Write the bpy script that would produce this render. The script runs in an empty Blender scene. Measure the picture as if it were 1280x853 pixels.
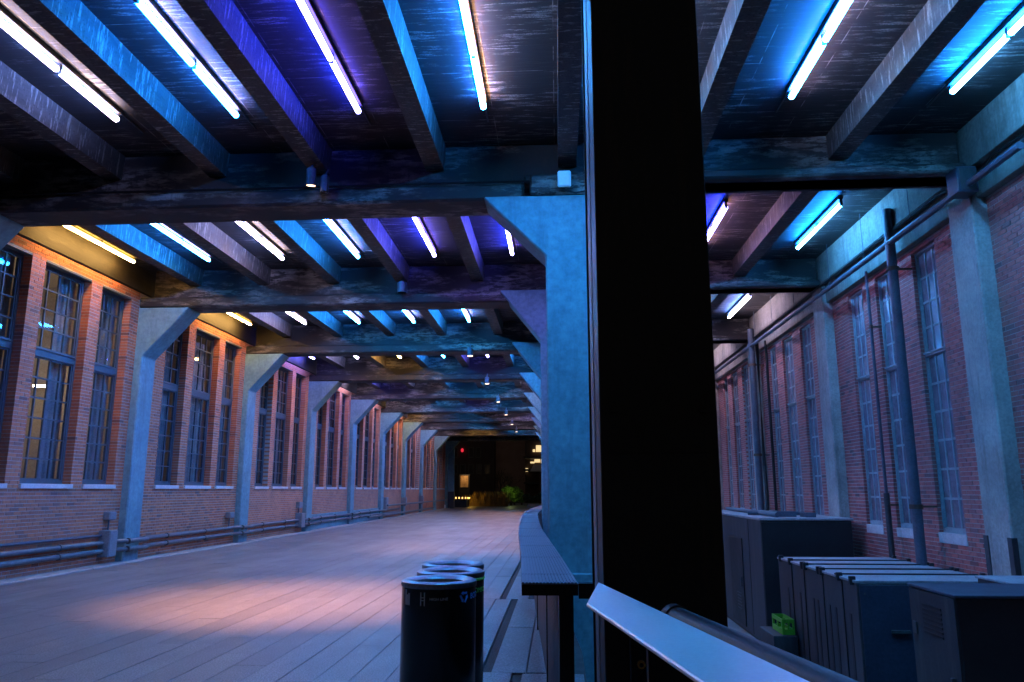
import bpy, bmesh, math, random
from mathutils import Vector, Matrix
random.seed(7)
R = math.radians
S = bpy.context.scene
COL = S.collection

# ------------------------------------------------------------------ camera, world, exposure
CAM_H = 1.56
cam_d = bpy.data.cameras.new("camera")
cam = bpy.data.objects.new("camera", cam_d)
COL.objects.link(cam)
cam.location = (0, 0, CAM_H)
cam.rotation_euler = (R(90 + 11.07), 0, R(3.42))
cam_d.sensor_width = 36
cam_d.lens = 26.72
cam_d.clip_start = 0.05
cam_d.clip_end = 2000
S.camera = cam

W = bpy.data.worlds.new("World")
S.world = W
W.use_nodes = True
wn = W.node_tree.nodes
wl = W.node_tree.links
bg = wn["Background"]
sky = wn.new("ShaderNodeTexSky")
sky.sky_type = 'NISHITA'
sky.sun_disc = False
sky.sun_elevation = R(-1.5)
sky.sun_rotation = R(0)
wl.new(sky.outputs[0], bg.inputs[0])
bg.inputs[1].default_value = 0.15
S.view_settings.view_transform = 'Standard'
S.view_settings.look = 'None'
S.view_settings.exposure = 0.35
S.view_settings.gamma = 1.0
S.cycles.use_denoising = True
S.cycles.max_bounces = 6
S.cycles.diffuse_bounces = 3
S.cycles.glossy_bounces = 3
S.cycles.transparent_max_bounces = 8
S.cycles.sample_clamp_indirect = 4.0
S.cycles.use_light_tree = True
S.cycles.caustics_reflective = False
S.cycles.caustics_refractive = False

# ------------------------------------------------------------------ mesh helper
class MB:
    def __init__(s):
        s.v, s.f, s.t = [], [], []
    def add(s, vs, fs, tone=None):
        n = len(s.v)
        s.v += [tuple(p) for p in vs]
        s.f += [tuple(i + n for i in f) for f in fs]
        if tone is not None:
            s.t += [tone] * len(fs)
    def box(s, x0, x1, y0, y1, z0, z1, sk=0.0, tone=None):
        # sk: y shifts by sk*x (the slightly skewed roof frames)
        vs = [(x, y + sk * x, z) for z in (z0, z1) for y in (y0, y1) for x in (x0, x1)]
        s.add(vs, [(0, 2, 3, 1), (4, 5, 7, 6), (0, 1, 5, 4), (2, 6, 7, 3), (0, 4, 6, 2), (1, 3, 7, 5)], tone)
        return s
    def prism(s, pts, axis, a0, a1, sk=0.0):
        # pts: 2D outline; axis 'y' -> pts are (x,z); axis 'x' -> (y,z); axis 'z' -> (x,y)
        n = len(pts)
        def mk(p, a):
            if axis == 'y': return (p[0], a + sk * p[0], p[1])
            if axis == 'x': return (a, p[0], p[1])
            return (p[0], p[1], a)
        vs = [mk(p, a0) for p in pts] + [mk(p, a1) for p in pts]
        fs = [tuple(range(n)), tuple(range(2 * n - 1, n - 1, -1))]
        fs += [(i, (i + 1) % n, n + (i + 1) % n, n + i) for i in range(n)]
        s.add(vs, fs)
        return s
    def tube(s, path, r, n=10, cap=True):
        path = [Vector(p) for p in path]
        rings = []
        for i, p in enumerate(path):
            a = path[max(i - 1, 0)]; b = path[min(i + 1, len(path) - 1)]
            d = (b - a).normalized()
            u = d.cross(Vector((0, 0, 1)))
            if u.length < 1e-3: u = d.cross(Vector((0, 1, 0)))
            u.normalize(); w = d.cross(u)
            rr = r[i] if isinstance(r, (list, tuple)) else r
            rings.append([p + rr * (math.cos(2 * math.pi * k / n) * u + math.sin(2 * math.pi * k / n) * w) for k in range(n)])
        vs = [q for ring in rings for q in ring]
        fs = []
        for i in range(len(rings) - 1):
            for k in range(n):
                k2 = (k + 1) % n
                fs.append((i * n + k, i * n + k2, (i + 1) * n + k2, (i + 1) * n + k))
        if cap:
            fs.append(tuple(range(n - 1, -1, -1)))
            fs.append(tuple((len(rings) - 1) * n + k for k in range(n)))
        s.add(vs, fs)
        return s
    def lathe(s, prof, c=(0, 0, 0), n=40):
        m = len(prof)
        vs = [(c[0] + r * math.cos(2 * math.pi * k / n), c[1] + r * math.sin(2 * math.pi * k / n), c[2] + z) for k in range(n) for r, z in prof]
        fs = []
        for k in range(n):
            k2 = (k + 1) % n
            for j in range(m - 1):
                fs.append((k * m + j, k2 * m + j, k2 * m + j + 1, k * m + j + 1))
        s.add(vs, fs)
        return s
    def mesh(s, name, bevel=0.0, smooth=False, recalc=True):
        me = bpy.data.meshes.new(name)
        me.from_pydata(s.v, [], s.f)
        if recalc or bevel:
            bm = bmesh.new(); bm.from_mesh(me)
            bmesh.ops.remove_doubles(bm, verts=bm.verts, dist=1e-6) if bevel else None
            bmesh.ops.recalc_face_normals(bm, faces=bm.faces)
            if bevel:
                es = [e for e in bm.edges if len(e.link_faces) == 2 and e.calc_face_angle(0) > 0.5]
                bmesh.ops.bevel(bm, geom=es, offset=bevel, segments=1, affect='EDGES')
            bm.to_mesh(me); bm.free()
        if s.t and not bevel:
            at = me.attributes.new("tone", 'FLOAT', 'FACE')
            at.data.foreach_set("value", s.t)
        if smooth:
            me.polygons.foreach_set("use_smooth", [True] * len(me.polygons))
            try: me.set_sharp_from_angle(angle=R(40))
            except Exception: pass
        me.update()
        return me

def link(name, data, parent=None, loc=None):
    o = bpy.data.objects.new(name, data)
    COL.objects.link(o)
    if parent is not None:
        o.parent = parent
        if parent.parent is None: o.matrix_parent_inverse = Matrix.Translation(-Vector(parent.location))
    if loc is not None: o.location = loc
    return o
def part(name, mb, mat, parent=None, bevel=0.0, smooth=False, loc=None, label=None, kind=None):
    me = mb.mesh(name, bevel, smooth) if isinstance(mb, MB) else mb
    if mat is not None and not me.materials: me.materials.append(mat)
    o = link(name, me, parent, loc)
    if label: o["label"] = label
    if kind: o["kind"] = kind
    return o
def tag(o, label, cat, group=None):
    o["label"] = label; o["category"] = cat
    if group: o["group"] = group
    return o
def thing(name, label, cat, loc=(0, 0, 0), group=None):
    o = link(name, None, None, loc)
    o.empty_display_size = 0.2
    return tag(o, label, cat, group)
def struct(name, mb, mat, bevel=0.0):
    o = part(name, mb, mat, None, bevel); o["kind"] = "structure"; return o
def copy_tree(o, parent=None):
    c = o.copy(); COL.objects.link(c)
    if parent is not None:
        c.parent = parent
        c.matrix_parent_inverse = o.matrix_parent_inverse.copy()
    for ch in o.children:
        copy_tree(ch, c)
    return c

# ------------------------------------------------------------------ material helper
class NT:
    def __init__(s, name):
        s.m = bpy.data.materials.new(name); s.m.use_nodes = True
        s.n = s.m.node_tree.nodes; s.l = s.m.node_tree.links
        s.p = s.n["Principled BSDF"]; s.out = s.n["Material Output"]
        s.geo = None
    def new(s, t, **kw):
        nd = s.n.new(t)
        for k, v in kw.items(): setattr(nd, k, v)
        return nd
    def set(s, sock, v):
        if hasattr(v, "is_linked") or isinstance(v, bpy.types.NodeSocket): s.l.new(v, sock)
        else:
            if isinstance(v, (tuple, list)) and len(v) == 3 and sock.type == 'RGBA': v = (*v, 1)
            sock.default_value = v
    def pos(s):
        if not s.geo: s.geo = s.new("ShaderNodeNewGeometry")
        return s.geo.outputs["Position"]
    def scale(s, v, sc, off=(0, 0, 0)):
        mp = s.new("ShaderNodeMapping")
        s.l.new(v, mp.inputs[0]); mp.inputs["Scale"].default_value = sc; mp.inputs["Location"].default_value = off
        return mp.outputs[0]
    def noise(s, vec, scale, detail=4, rough=0.6):
        nd = s.new("ShaderNodeTexNoise")
        s.l.new(vec, nd.inputs["Vector"])
        nd.inputs["Scale"].default_value = scale; nd.inputs["Detail"].default_value = detail; nd.inputs["Roughness"].default_value = rough
        return nd.outputs["Fac"]
    def ramp(s, fac, *stops):
        nd = s.new("ShaderNodeValToRGB")
        el = nd.color_ramp.elements
        while len(el) < len(stops): el.new(0.5)
        for e, (p, c) in zip(el, stops):
            e.position = p
            e.color = (c, c, c, 1) if isinstance(c, (int, float)) else (*c, 1)
        s.l.new(fac, nd.inputs[0])
        return nd.outputs[0]
    def mix(s, fac, a, b, mode='MIX'):
        nd = s.new("ShaderNodeMix"); nd.data_type = 'RGBA'; nd.blend_type = mode
        s.set(nd.inputs[0], fac); s.set(nd.inputs[6], a); s.set(nd.inputs[7], b)
        return nd.outputs[2]
    def math(s, op, a, b=0.0):
        nd = s.new("ShaderNodeMath"); nd.operation = op
        s.set(nd.inputs[0], a); s.set(nd.inputs[1], b)
        return nd.outputs[0]
    def bump(s, h, strength=0.4, dist=0.01):
        nd = s.new("ShaderNodeBump")
        nd.inputs["Strength"].default_value = strength; nd.inputs["Distance"].default_value = dist
        s.l.new(h, nd.inputs["Height"]); s.l.new(nd.outputs[0], s.p.inputs["Normal"])
    def fin(s, col=None, rough=0.7, metal=0.0, spec=None):
        if col is not None: s.set(s.p.inputs["Base Color"], col)
        s.set(s.p.inputs["Roughness"], rough); s.set(s.p.inputs["Metallic"], metal)
        if spec is not None: s.p.inputs["Specular IOR Level"].default_value = spec
        return s.m

def mottled(name, a, b, scale=3.0, rough=0.7, fine=30, bump=0.15, metal=0.0, stain=None, spec=None):
    t = NT(name); p = t.pos()
    n1 = t.noise(p, scale, 6, 0.65); n2 = t.noise(p, fine, 3, 0.6)
    c = t.mix(t.ramp(n1, (0.35, 0.0), (0.68, 1.0)), a, b)
    c = t.mix(0.35, c, t.ramp(n2, (0.3, 0.25), (0.7, 0.8)), 'OVERLAY')
    if stain:
        st = t.noise(t.scale(p, (3.0, 3.0, 0.35)), 2.0, 5, 0.7)
        c = t.mix(t.ramp(st, (0.52, 0.0), (0.75, 0.75)), c, stain)
    t.bump(n2, bump, 0.004)
    return t.fin(c, t.math('ADD', t.math('MULTIPLY', n1, 0.25), rough - 0.12), metal, spec)

def ceiling_mat():
    t = NT("sooty_ceiling"); p = t.pos()
    streak = t.noise(t.scale(p, (2.2, 22.0, 1.0)), 1.0, 5, 0.7)
    patch = t.noise(p, 0.9, 5, 0.65)
    fleck = t.noise(p, 60, 2, 0.6)
    k = t.math('MULTIPLY', t.ramp(streak, (0.52, 0.0), (0.6, 1.0)), t.ramp(patch, (0.46, 0.05), (0.6, 1.0)))
    k = t.math('MULTIPLY', k, t.ramp(fleck, (0.35, 0.25), (0.6, 1.0)))
    base = t.mix(patch, (0.007, 0.007, 0.008), (0.024, 0.023, 0.024))
    c = t.mix(k, base, (0.3, 0.29, 0.27))
    # shutter-board seams across and along the slab
    br = t.new("ShaderNodeTexBrick")
    t.l.new(t.scale(p, (1.0, 1.0, 1.0)), br.inputs["Vector"])
    br.offset = 0.0; br.inputs["Scale"].default_value = 1.0
    br.inputs["Brick Width"].default_value = 0.83; br.inputs["Row Height"].default_value = 1.22
    br.inputs["Mortar Size"].default_value = 0.006; br.inputs["Mortar Smooth"].default_value = 0.3
    seam = t.math('MULTIPLY', br.outputs["Fac"], t.ramp(t.noise(p, 3.0, 4), (0.45, 0.0), (0.6, 0.8)))
    c = t.mix(seam, c, (0.32, 0.30, 0.27))
    t.bump(streak, 0.35, 0.01)
    return t.fin(c, 0.62)
def beam_mat(name, dark, pale, amount, rust, sc1=(0.8, 1.5, 3.0), sc2=(2.0, 6.0, 9.0)):
    # sooty concrete: large stained areas, with scrapes and flaking drawn out along the member
    t = NT(name); p = t.pos()
    big = t.noise(t.scale(p, sc1), 0.8, 6, 0.6)
    scr = t.noise(t.scale(p, sc2), 1.6, 7, 0.72)
    fine = t.noise(p, 55, 3, 0.65)
    drip = t.noise(t.scale(p, (9.0, 9.0, 0.8)), 1.2, 4, 0.7)
    k = t.math('MULTIPLY', t.ramp(big, (0.52 - amount, 0.0), (0.75 - amount, 1.0)), t.ramp(scr, (0.455, 0.08), (0.53, 1.0)))
    c = t.mix(k, dark, pale)
    c = t.mix(t.ramp(t.noise(p, 1.1, 5, 0.7), (0.52, 0.0), (0.72, 0.6)), c, rust)
    c = t.mix(t.ramp(drip, (0.56, 0.0), (0.7, 0.55)), c, dark)
    c = t.mix(t.ramp(fine, (0.3, 0.4), (0.5, 0.0)), c, dark)
    t.bump(scr, 0.35, 0.012)
    return t.fin(c, 0.66)
def brick_mat(name, src, a, b, c3):
    t = NT(name); p = t.pos()
    if src == 'object':
        rnd = t.new("ShaderNodeObjectInfo").outputs["Random"]
    else:
        at = t.new("ShaderNodeAttribute"); at.attribute_name = "tone"; rnd = at.outputs["Fac"]
    c = t.ramp(rnd, (0.0, a), (0.45, b), (0.8, a), (1.0, c3))
    n = t.noise(p, 28, 4, 0.7)
    c = t.mix(0.5, c, t.ramp(n, (0.25, 0.2), (0.75, 0.8)), 'OVERLAY')
    soot = t.noise(t.scale(p, (0.6, 0.6, 0.5)), 1.2, 5, 0.6)
    c = t.mix(t.ramp(soot, (0.5, 0.0), (0.75, 0.35)), c, (0.16, 0.13, 0.12))
    t.bump(n, 0.4, 0.004)
    return t.fin(c, 0.8)
def brick_far_mat(name, a, b, c3, mortar):
    t = NT(name); p = t.pos()
    sep = t.new("ShaderNodeSeparateXYZ"); t.l.new(p, sep.inputs[0])
    cmb = t.new("ShaderNodeCombineXYZ"); t.l.new(sep.outputs[1], cmb.inputs[0]); t.l.new(sep.outputs[2], cmb.inputs[1])
    br = t.new("ShaderNodeTexBrick"); t.l.new(cmb.outputs[0], br.inputs["Vector"])
    br.inputs["Scale"].default_value = 1.0
    br.inputs["Brick Width"].default_value = 0.21; br.inputs["Row Height"].default_value = 0.0677
    br.inputs["Mortar Size"].default_value = 0.006; br.inputs["Mortar Smooth"].default_value = 0.1
    br.inputs["Bias"].default_value = -0.1
    t.set(br.inputs["Color1"], a); t.set(br.inputs["Color2"], b); t.set(br.inputs["Mortar"], mortar)
    c = t.mix(t.ramp(t.noise(p, 1.2, 5), (0.45, 0.0), (0.75, 0.5)), br.outputs["Color"], c3)
    t.bump(t.math('SUBTRACT', 1.0, br.outputs["Fac"]), 0.5, 0.006)
    return t.fin(c, 0.82)
def plank_mat(name, use_obj):
    t = NT(name); p = t.pos()
    if use_obj: rnd = t.new("ShaderNodeObjectInfo").outputs["Random"]
    else:
        at = t.new("ShaderNodeAttribute"); at.attribute_name = "tone"; rnd = at.outputs["Fac"]
    c = t.mix(rnd, (0.165, 0.163, 0.165), (0.22, 0.216, 0.216))
    agg = t.noise(p, 70, 3, 0.75)
    blot = t.noise(t.scale(p, (1.0, 0.5, 1.0)), 0.9, 6, 0.65)
    wear = t.noise(t.scale(p, (5.0, 0.6, 1.0)), 2.0, 5, 0.7)
    c = t.mix(0.85, c, t.ramp(agg, (0.32, 0.05), (0.68, 0.95)), 'OVERLAY')
    c = t.mix(t.ramp(t.noise(t.scale(p, (9.0, 3.0, 1.0)), 3.0, 6, 0.75), (0.56, 0.0), (0.68, 0.5)), c, (0.09, 0.088, 0.09))
    c = t.mix(t.ramp(blot, (0.45, 0.0), (0.72, 0.55)), c, (0.13, 0.125, 0.125))
    c = t.mix(t.ramp(wear, (0.6, 0.0), (0.75, 0.35)), c, (0.42, 0.4, 0.38))
    vo = t.new("ShaderNodeTexVoronoi"); t.l.new(t.scale(p, (1.0, 0.8, 1.0)), vo.inputs["Vector"]); vo.inputs["Scale"].default_value = 1.6; vo.inputs["Randomness"].default_value = 1.0
    gum = t.math('MULTIPLY', t.ramp(vo.outputs["Distance"], (0.035, 1.0), (0.06, 0.0)), t.ramp(t.noise(p, 0.7, 2), (0.5, 0.0), (0.56, 0.75)))
    c = t.mix(gum, c, (0.05, 0.05, 0.052))
    t.bump(agg, 0.25, 0.003)
    return t.fin(c, t.math('ADD', t.math('MULTIPLY', blot, 0.35), 0.30))
def emit_mat(name, col, strength):
    t = NT(name)
    t.set(t.p.inputs["Base Color"], col)
    t.set(t.p.inputs["Emission Color"], col); t.p.inputs["Emission Strength"].default_value = strength
    return t.m
def tube_mat(name, low, left, right, s_low, s_left, s_right, outer=None, s_outer=0.0):
    # tube in a coloured gel sleeve: one colour on its upper left, an amber strip next to the channel, a third on its upper right
    t = NT(name)
    tc = t.new("ShaderNodeTexCoord")
    sep = t.new("ShaderNodeSeparateXYZ"); t.l.new(tc.outputs["Normal"], sep.inputs[0])
    nx = t.math('ADD', t.math('MULTIPLY', sep.outputs[0], 0.5), 0.5)
    up = t.ramp(t.math('ADD', t.math('MULTIPLY', sep.outputs[2], 0.5), 0.5), (0.42, 0.0), (0.62, 1.0))
    rt = t.ramp(nx, (0.5, 0.0), (0.58, 1.0))
    def sc(c, k): return tuple(x * k for x in c)
    side = t.mix(rt, sc(left, s_left), sc(right, s_right))
    if outer: side = t.mix(t.ramp(nx, (0.72, 0.0), (0.84, 1.0)), side, sc(outer, s_outer))
    c = t.mix(up, sc(low, s_low), side)
    t.set(t.p.inputs["Base Color"], (0.8, 0.8, 0.8))
    t.set(t.p.inputs["Emission Color"], c); t.p.inputs["Emission Strength"].default_value = 1.0
    return t.m
def glass_mat(name, tint, refl=0.9, rough=0.04):
    t = NT(name)
    tr = t.new("ShaderNodeBsdfTransparent"); tr.inputs[0].default_value = (*tint, 1)
    gl = t.new("ShaderNodeBsdfGlossy"); gl.inputs[0].default_value = (refl, refl, refl, 1); gl.inputs["Roughness"].default_value = rough
    lw = t.new("ShaderNodeLayerWeight"); lw.inputs[0].default_value = 0.5
    fr = t.math('ADD', 0.04, t.math('MULTIPLY', 0.25, t.math('POWER', lw.outputs["Facing"], 4.0)))
    nz = t.noise(t.pos(), 2.2, 2, 0.5)
    b = t.new("ShaderNodeBump"); b.inputs["Strength"].default_value = 0.12; b.inputs["Distance"].default_value = 0.02
    t.l.new(nz, b.inputs["Height"]); t.l.new(b.outputs[0], gl.inputs["Normal"])
    mx = t.new("ShaderNodeMixShader")
    t.l.new(fr, mx.inputs[0]); t.l.new(tr.outputs[0], mx.inputs[1]); t.l.new(gl.outputs[0], mx.inputs[2])
    t.l.new(mx.outputs[0], t.out.inputs[0])
    return t.m

M = {}
M['ceiling'] = ceiling_mat()
M['beam'] = beam_mat("flaking_beam", (0.010, 0.010, 0.011), (0.36, 0.33, 0.29), 0.06, (0.07, 0.03, 0.018))
def joist_mat():
    t = NT("stained_joist"); p = t.pos()
    big = t.noise(t.scale(p, (1.6, 0.5, 2.0)), 1.1, 5, 0.6)
    scratch = t.noise(t.scale(p, (3.0, 16.0, 1.6)), 1.5, 4, 0.7)
    fleck = t.noise(p, 38, 4, 0.7)
    c = t.mix(t.ramp(big, (0.3, 0.0), (0.7, 1.0)), (0.022, 0.022, 0.024), (0.12, 0.117, 0.11))
    c = t.mix(t.ramp(scratch, (0.55, 0.0), (0.63, 0.75)), c, (0.36, 0.35, 0.32))
    c = t.mix(t.ramp(fleck, (0.36, 0.75), (0.46, 0.0)), c, (0.02, 0.02, 0.02))
    c = t.mix(t.ramp(t.noise(p, 0.8, 5, 0.7), (0.5, 0.0), (0.7, 0.55)), c, (0.13, 0.075, 0.035))
    t.bump(fleck, 0.25, 0.006)
    return t.fin(c, 0.68)
M['joist'] = joist_mat()
M['edge'] = beam_mat("stained_edge_beam", (0.012, 0.011, 0.008), (0.045, 0.04, 0.032), 0.04, (0.05, 0.035, 0.02), (1.5, 0.5, 2.5), (7.0, 1.2, 6.0))
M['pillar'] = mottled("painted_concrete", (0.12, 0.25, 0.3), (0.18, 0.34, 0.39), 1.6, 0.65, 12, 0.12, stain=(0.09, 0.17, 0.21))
M['raw'] = mottled("raw_concrete", (0.26, 0.26, 0.24), (0.42, 0.41, 0.38), 1.6, 0.8, 25, 0.35, stain=(0.12, 0.12, 0.1))
M['lintel'] = mottled("stained_lintel", (0.13, 0.125, 0.11), (0.3, 0.285, 0.245), 1.0, 0.8, 18, 0.3, stain=(0.06, 0.055, 0.045))
BA, BB, BC = (0.6, 0.21, 0.105), (0.42, 0.145, 0.09), (0.2, 0.1, 0.085)
M['brick'] = brick_mat("red_brick_single", 'object', BA, BB, BC)
M['brick_mass'] = brick_mat("red_brick_mass", 'attr', BA, BB, BC)
M['brick_far'] = brick_far_mat("red_brick_wall", BA, BB, BC, (0.46, 0.4, 0.37))
RA, RB, RC = (0.5, 0.16, 0.14), (0.34, 0.11, 0.11), (0.14, 0.08, 0.085)
M['rbrick'] = brick_mat("old_brick_single", 'object', RA, RB, RC)
M['rbrick_mass'] = brick_mat("old_brick_mass", 'attr', RA, RB, RC)
M['rbrick_far'] = brick_far_mat("old_brick_wall", RA, RB, RC, (0.46, 0.44, 0.43))
M['mortar'] = mottled("mortar", (0.44, 0.38, 0.35), (0.55, 0.48, 0.45), 6, 0.9, 60, 0.3)
M['plank'] = plank_mat("concrete_plank_single", True)
M['plank_mass'] = plank_mat("concrete_plank_mass", False)
M['gap'] = mottled("dark_gap", (0.03, 0.03, 0.03), (0.07, 0.066, 0.062), 8, 0.9)
M['gravel'] = mottled("gravel", (0.012, 0.012, 0.012), (0.1, 0.095, 0.09), 70, 0.9, 90, 0.8)
M['kerb'] = mottled("kerb_concrete", (0.3, 0.29, 0.28), (0.42, 0.41, 0.39), 3, 0.85, 50, 0.3, stain=(0.16, 0.155, 0.15))
M['yard'] = mottled("yard_concrete", (0.24, 0.2, 0.18), (0.36, 0.3, 0.27), 1.2, 0.8, 40, 0.3)
M['frame'] = mottled("blue_grey_window_paint", (0.05, 0.075, 0.1), (0.075, 0.105, 0.135), 5, 0.45, 60, 0.08)
M['rframe'] = mottled("weathered_window_paint", (0.2, 0.28, 0.31), (0.32, 0.4, 0.43), 9, 0.6, 70, 0.2)
M['sill'] = mottled("stone_sill", (0.5, 0.49, 0.5), (0.62, 0.6, 0.6), 6, 0.7)
M['curtain'] = mottled("pale_curtain", (0.3, 0.285, 0.27), (0.42, 0.4, 0.38), 2, 0.9)
M['room'] = mottled("room_wall", (0.5, 0.42, 0.32), (0.58, 0.5, 0.4), 0.7, 0.9)
M['board'] = mottled("painted_over_pane_backing", (0.5, 0.46, 0.52), (0.68, 0.63, 0.68), 1.8, 0.85, 12, 0.1, stain=(0.3, 0.28, 0.34))
M['glass'] = glass_mat("window_glass", (0.85, 0.88, 0.92))
M['rglass'] = mottled("frosted_old_pane", (0.15, 0.14, 0.18), (0.26, 0.24, 0.29), 2.2, 0.2, 14, 0.02, stain=(0.08, 0.08, 0.11))
M['blacksteel'] = mottled("black_painted_steel", (0.008, 0.008, 0.009), (0.014, 0.014, 0.015), 4, 0.5, 40, 0.3, stain=(0.04, 0.026, 0.016), spec=0.3)
M['navy'] = mottled('navy_black_paint', (0.03, 0.035, 0.045), (0.045, 0.05, 0.06), 4, 0.5)
M['lit_side'] = mottled('painted_lit_side', (0.22, 0.23, 0.26), (0.3, 0.31, 0.34), 4, 0.5, 40, 0.1, stain=(0.12, 0.1, 0.1))  # pale tone stands in for light on the black column's side
M['black'] = mottled("black_gloss_paint", (0.006, 0.006, 0.008), (0.01, 0.01, 0.012), 4, 0.22, 40, 0.03)
M['channel'] = mottled("grey_fixture_metal", (0.05, 0.05, 0.05), (0.1, 0.1, 0.1), 9, 0.5)
M['pipe'] = mottled("grey_conduit", (0.1, 0.115, 0.135), (0.16, 0.175, 0.2), 6, 0.45, 50, 0.05, metal=0.2)
M['darkpipe'] = mottled("dark_pipe_paint", (0.05, 0.07, 0.1), (0.09, 0.11, 0.15), 5, 0.5)
M['rust'] = mottled("rusty_bracket", (0.06, 0.04, 0.03), (0.14, 0.08, 0.05), 12, 0.8)
M['whitebox'] = mottled("white_plastic", (0.75, 0.76, 0.78), (0.8, 0.81, 0.82), 4, 0.4, 40, 0.02)
M['boxgrey'] = mottled("grey_box_paint", (0.17, 0.19, 0.22), (0.24, 0.26, 0.29), 5, 0.5)
M['steel'] = mottled("brushed_aluminium", (0.8, 0.81, 0.82), (0.86, 0.87, 0.88), 2, 0.48, 80, 0.03, metal=0.85)
M['binlid'] = mottled("satin_lid", (0.2, 0.21, 0.24), (0.28, 0.3, 0.33), 3, 0.34, 50, 0.02, metal=1.0)
M['grate'] = mottled("blue_grey_grating", (0.12, 0.14, 0.17), (0.18, 0.2, 0.23), 5, 0.45, 50, 0.05, metal=0.3)
M['unit'] = mottled("charcoal_cabinet_paint", (0.022, 0.024, 0.03), (0.05, 0.052, 0.058), 2.2, 0.5, 30, 0.1, stain=(0.1, 0.095, 0.09))
M['unit_dark'] = mottled("black_cabinet_paint", (0.01, 0.01, 0.013), (0.018, 0.018, 0.02), 3, 0.5)
M['unit_blue'] = mottled("blue_grey_cabinet_paint", (0.03, 0.04, 0.065), (0.045, 0.055, 0.085), 3, 0.5)
M['roofmetal'] = mottled("galvanised_lid", (0.3, 0.3, 0.32), (0.42, 0.42, 0.44), 2, 0.55, 30, 0.1, metal=0.2, stain=(0.2, 0.2, 0.22))
M['green'] = mottled("green_plastic", (0.1, 0.36, 0.02), (0.13, 0.42, 0.035), 6, 0.4)
M['print_white'] = mottled("white_print", (0.55, 0.55, 0.55), (0.6, 0.6, 0.6), 5, 0.5)
M['print_blue'] = mottled("blue_print", (0.08, 0.3, 0.75), (0.1, 0.34, 0.8), 5, 0.5)
M['print_green'] = mottled("green_print", (0.12, 0.55, 0.05), (0.15, 0.6, 0.07), 5, 0.5)
M['brass'] = mottled("brass", (0.6, 0.35, 0.1), (0.7, 0.42, 0.14), 9, 0.35, metal=1.0)
M['bark'] = mottled("dark_bark", (0.035, 0.025, 0.02), (0.06, 0.045, 0.035), 9, 0.9)
M['leaf'] = mottled("green_leaves", (0.06, 0.13, 0.015), (0.11, 0.2, 0.03), 6, 0.7)
M['dull_leaf'] = mottled("dull_evergreen_leaves", (0.03, 0.06, 0.025), (0.05, 0.09, 0.035), 6, 0.7)
M['straw'] = mottled("straw_grass", (0.2, 0.13, 0.05), (0.3, 0.2, 0.08), 6, 0.8)
M['farwall'] = mottled("dark_brick_facade", (0.05, 0.035, 0.035), (0.08, 0.055, 0.05), 1, 0.9)
M['farwall2'] = mottled("brown_brick_facade", (0.3, 0.19, 0.15), (0.38, 0.25, 0.2), 1, 0.9)
M['darkglass'] = mottled("dark_window_glass", (0.03, 0.035, 0.04), (0.05, 0.055, 0.06), 1, 0.15)

L0 = 85.0
BLU, AMB = (0.0, 0.15, 1.0), (1.0, 0.42, 0.06)
def azure(name, k): return tube_mat(name, (0.03, 0.36, 1.0), BLU, AMB, L0 * k, L0 * 2.5, L0 * 0.9, (0.02, 0.2, 1.0), L0 * 1.0)
def violet(name, k): return tube_mat(name, (0.32, 0.28, 1.0), (0.0, 0.025, 1.0), AMB, L0 * k, L0 * 2.2, L0 * 0.2, (0.02, 0.04, 1.0), L0 * 0.15)
def white(name, k): return tube_mat(name, (0.78, 0.58, 0.9), (0.08, 0.26, 1.0), (1.0, 0.5, 0.14), L0 * k, L0 * 1.2, L0 * 0.8, (0.45, 0.45, 0.6), L0 * 0.5)
M['tube_azure'] = azure("azure_tube", 1.75)
M['tube_azure_dim'] = azure("dim_azure_tube", 0.75)
M['tube_azure_warm'] = tube_mat('azure_warm_tube', (0.03, 0.36, 1.0), BLU, AMB, L0 * 1.75, L0 * 2.5, L0 * 0.9, (1.0, 0.46, 0.1), L0 * 0.45)
M['tube_violet_warm'] = tube_mat('violet_warm_tube', (0.32, 0.28, 1.0), (0.0, 0.025, 1.0), AMB, L0 * 0.75, L0 * 2.2, L0 * 0.6, (1.0, 0.46, 0.1), L0 * 0.45)
M['tube_violet'] = violet("violet_tube", 0.75)
M['tube_violet_dim'] = violet("dim_violet_tube", 0.3)
M['tube_white'] = white("white_tube", 0.75)
M['tube_white_dim'] = white("dim_white_tube", 0.25)
M['tube_amber'] = tube_mat("amber_tube", (1.0, 0.55, 0.16), (1.0, 0.5, 0.08), (1.0, 0.5, 0.08), L0 * 1.2, L0 * 0.4, L0 * 0.3)
M['tube_cyan'] = tube_mat('cyan_tube', (0.05, 0.38, 1.0), (0.0, 0.18, 1.0), (0.2, 0.55, 1.0), L0 * 2.0, L0 * 2.5, L0 * 0.65)
M['spot_face'] = emit_mat("spot_lens", (1.0, 0.6, 0.35), 4)
M['room_lamp'] = emit_mat("room_lamp_glow", (1.0, 0.76, 0.5), 36)

# ------------------------------------------------------------------ layout numbers
SK = -0.008                       # roof frames sit slightly askew to the passage
BAY = 6.1
def zb(k): return 10.45 + BAY * k
CEIL = 6.62
LW, RW = -9.62, 6.03              # faces of the left and right brick walls
END = zb(9) + 0.7
YARD = -1.44

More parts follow.
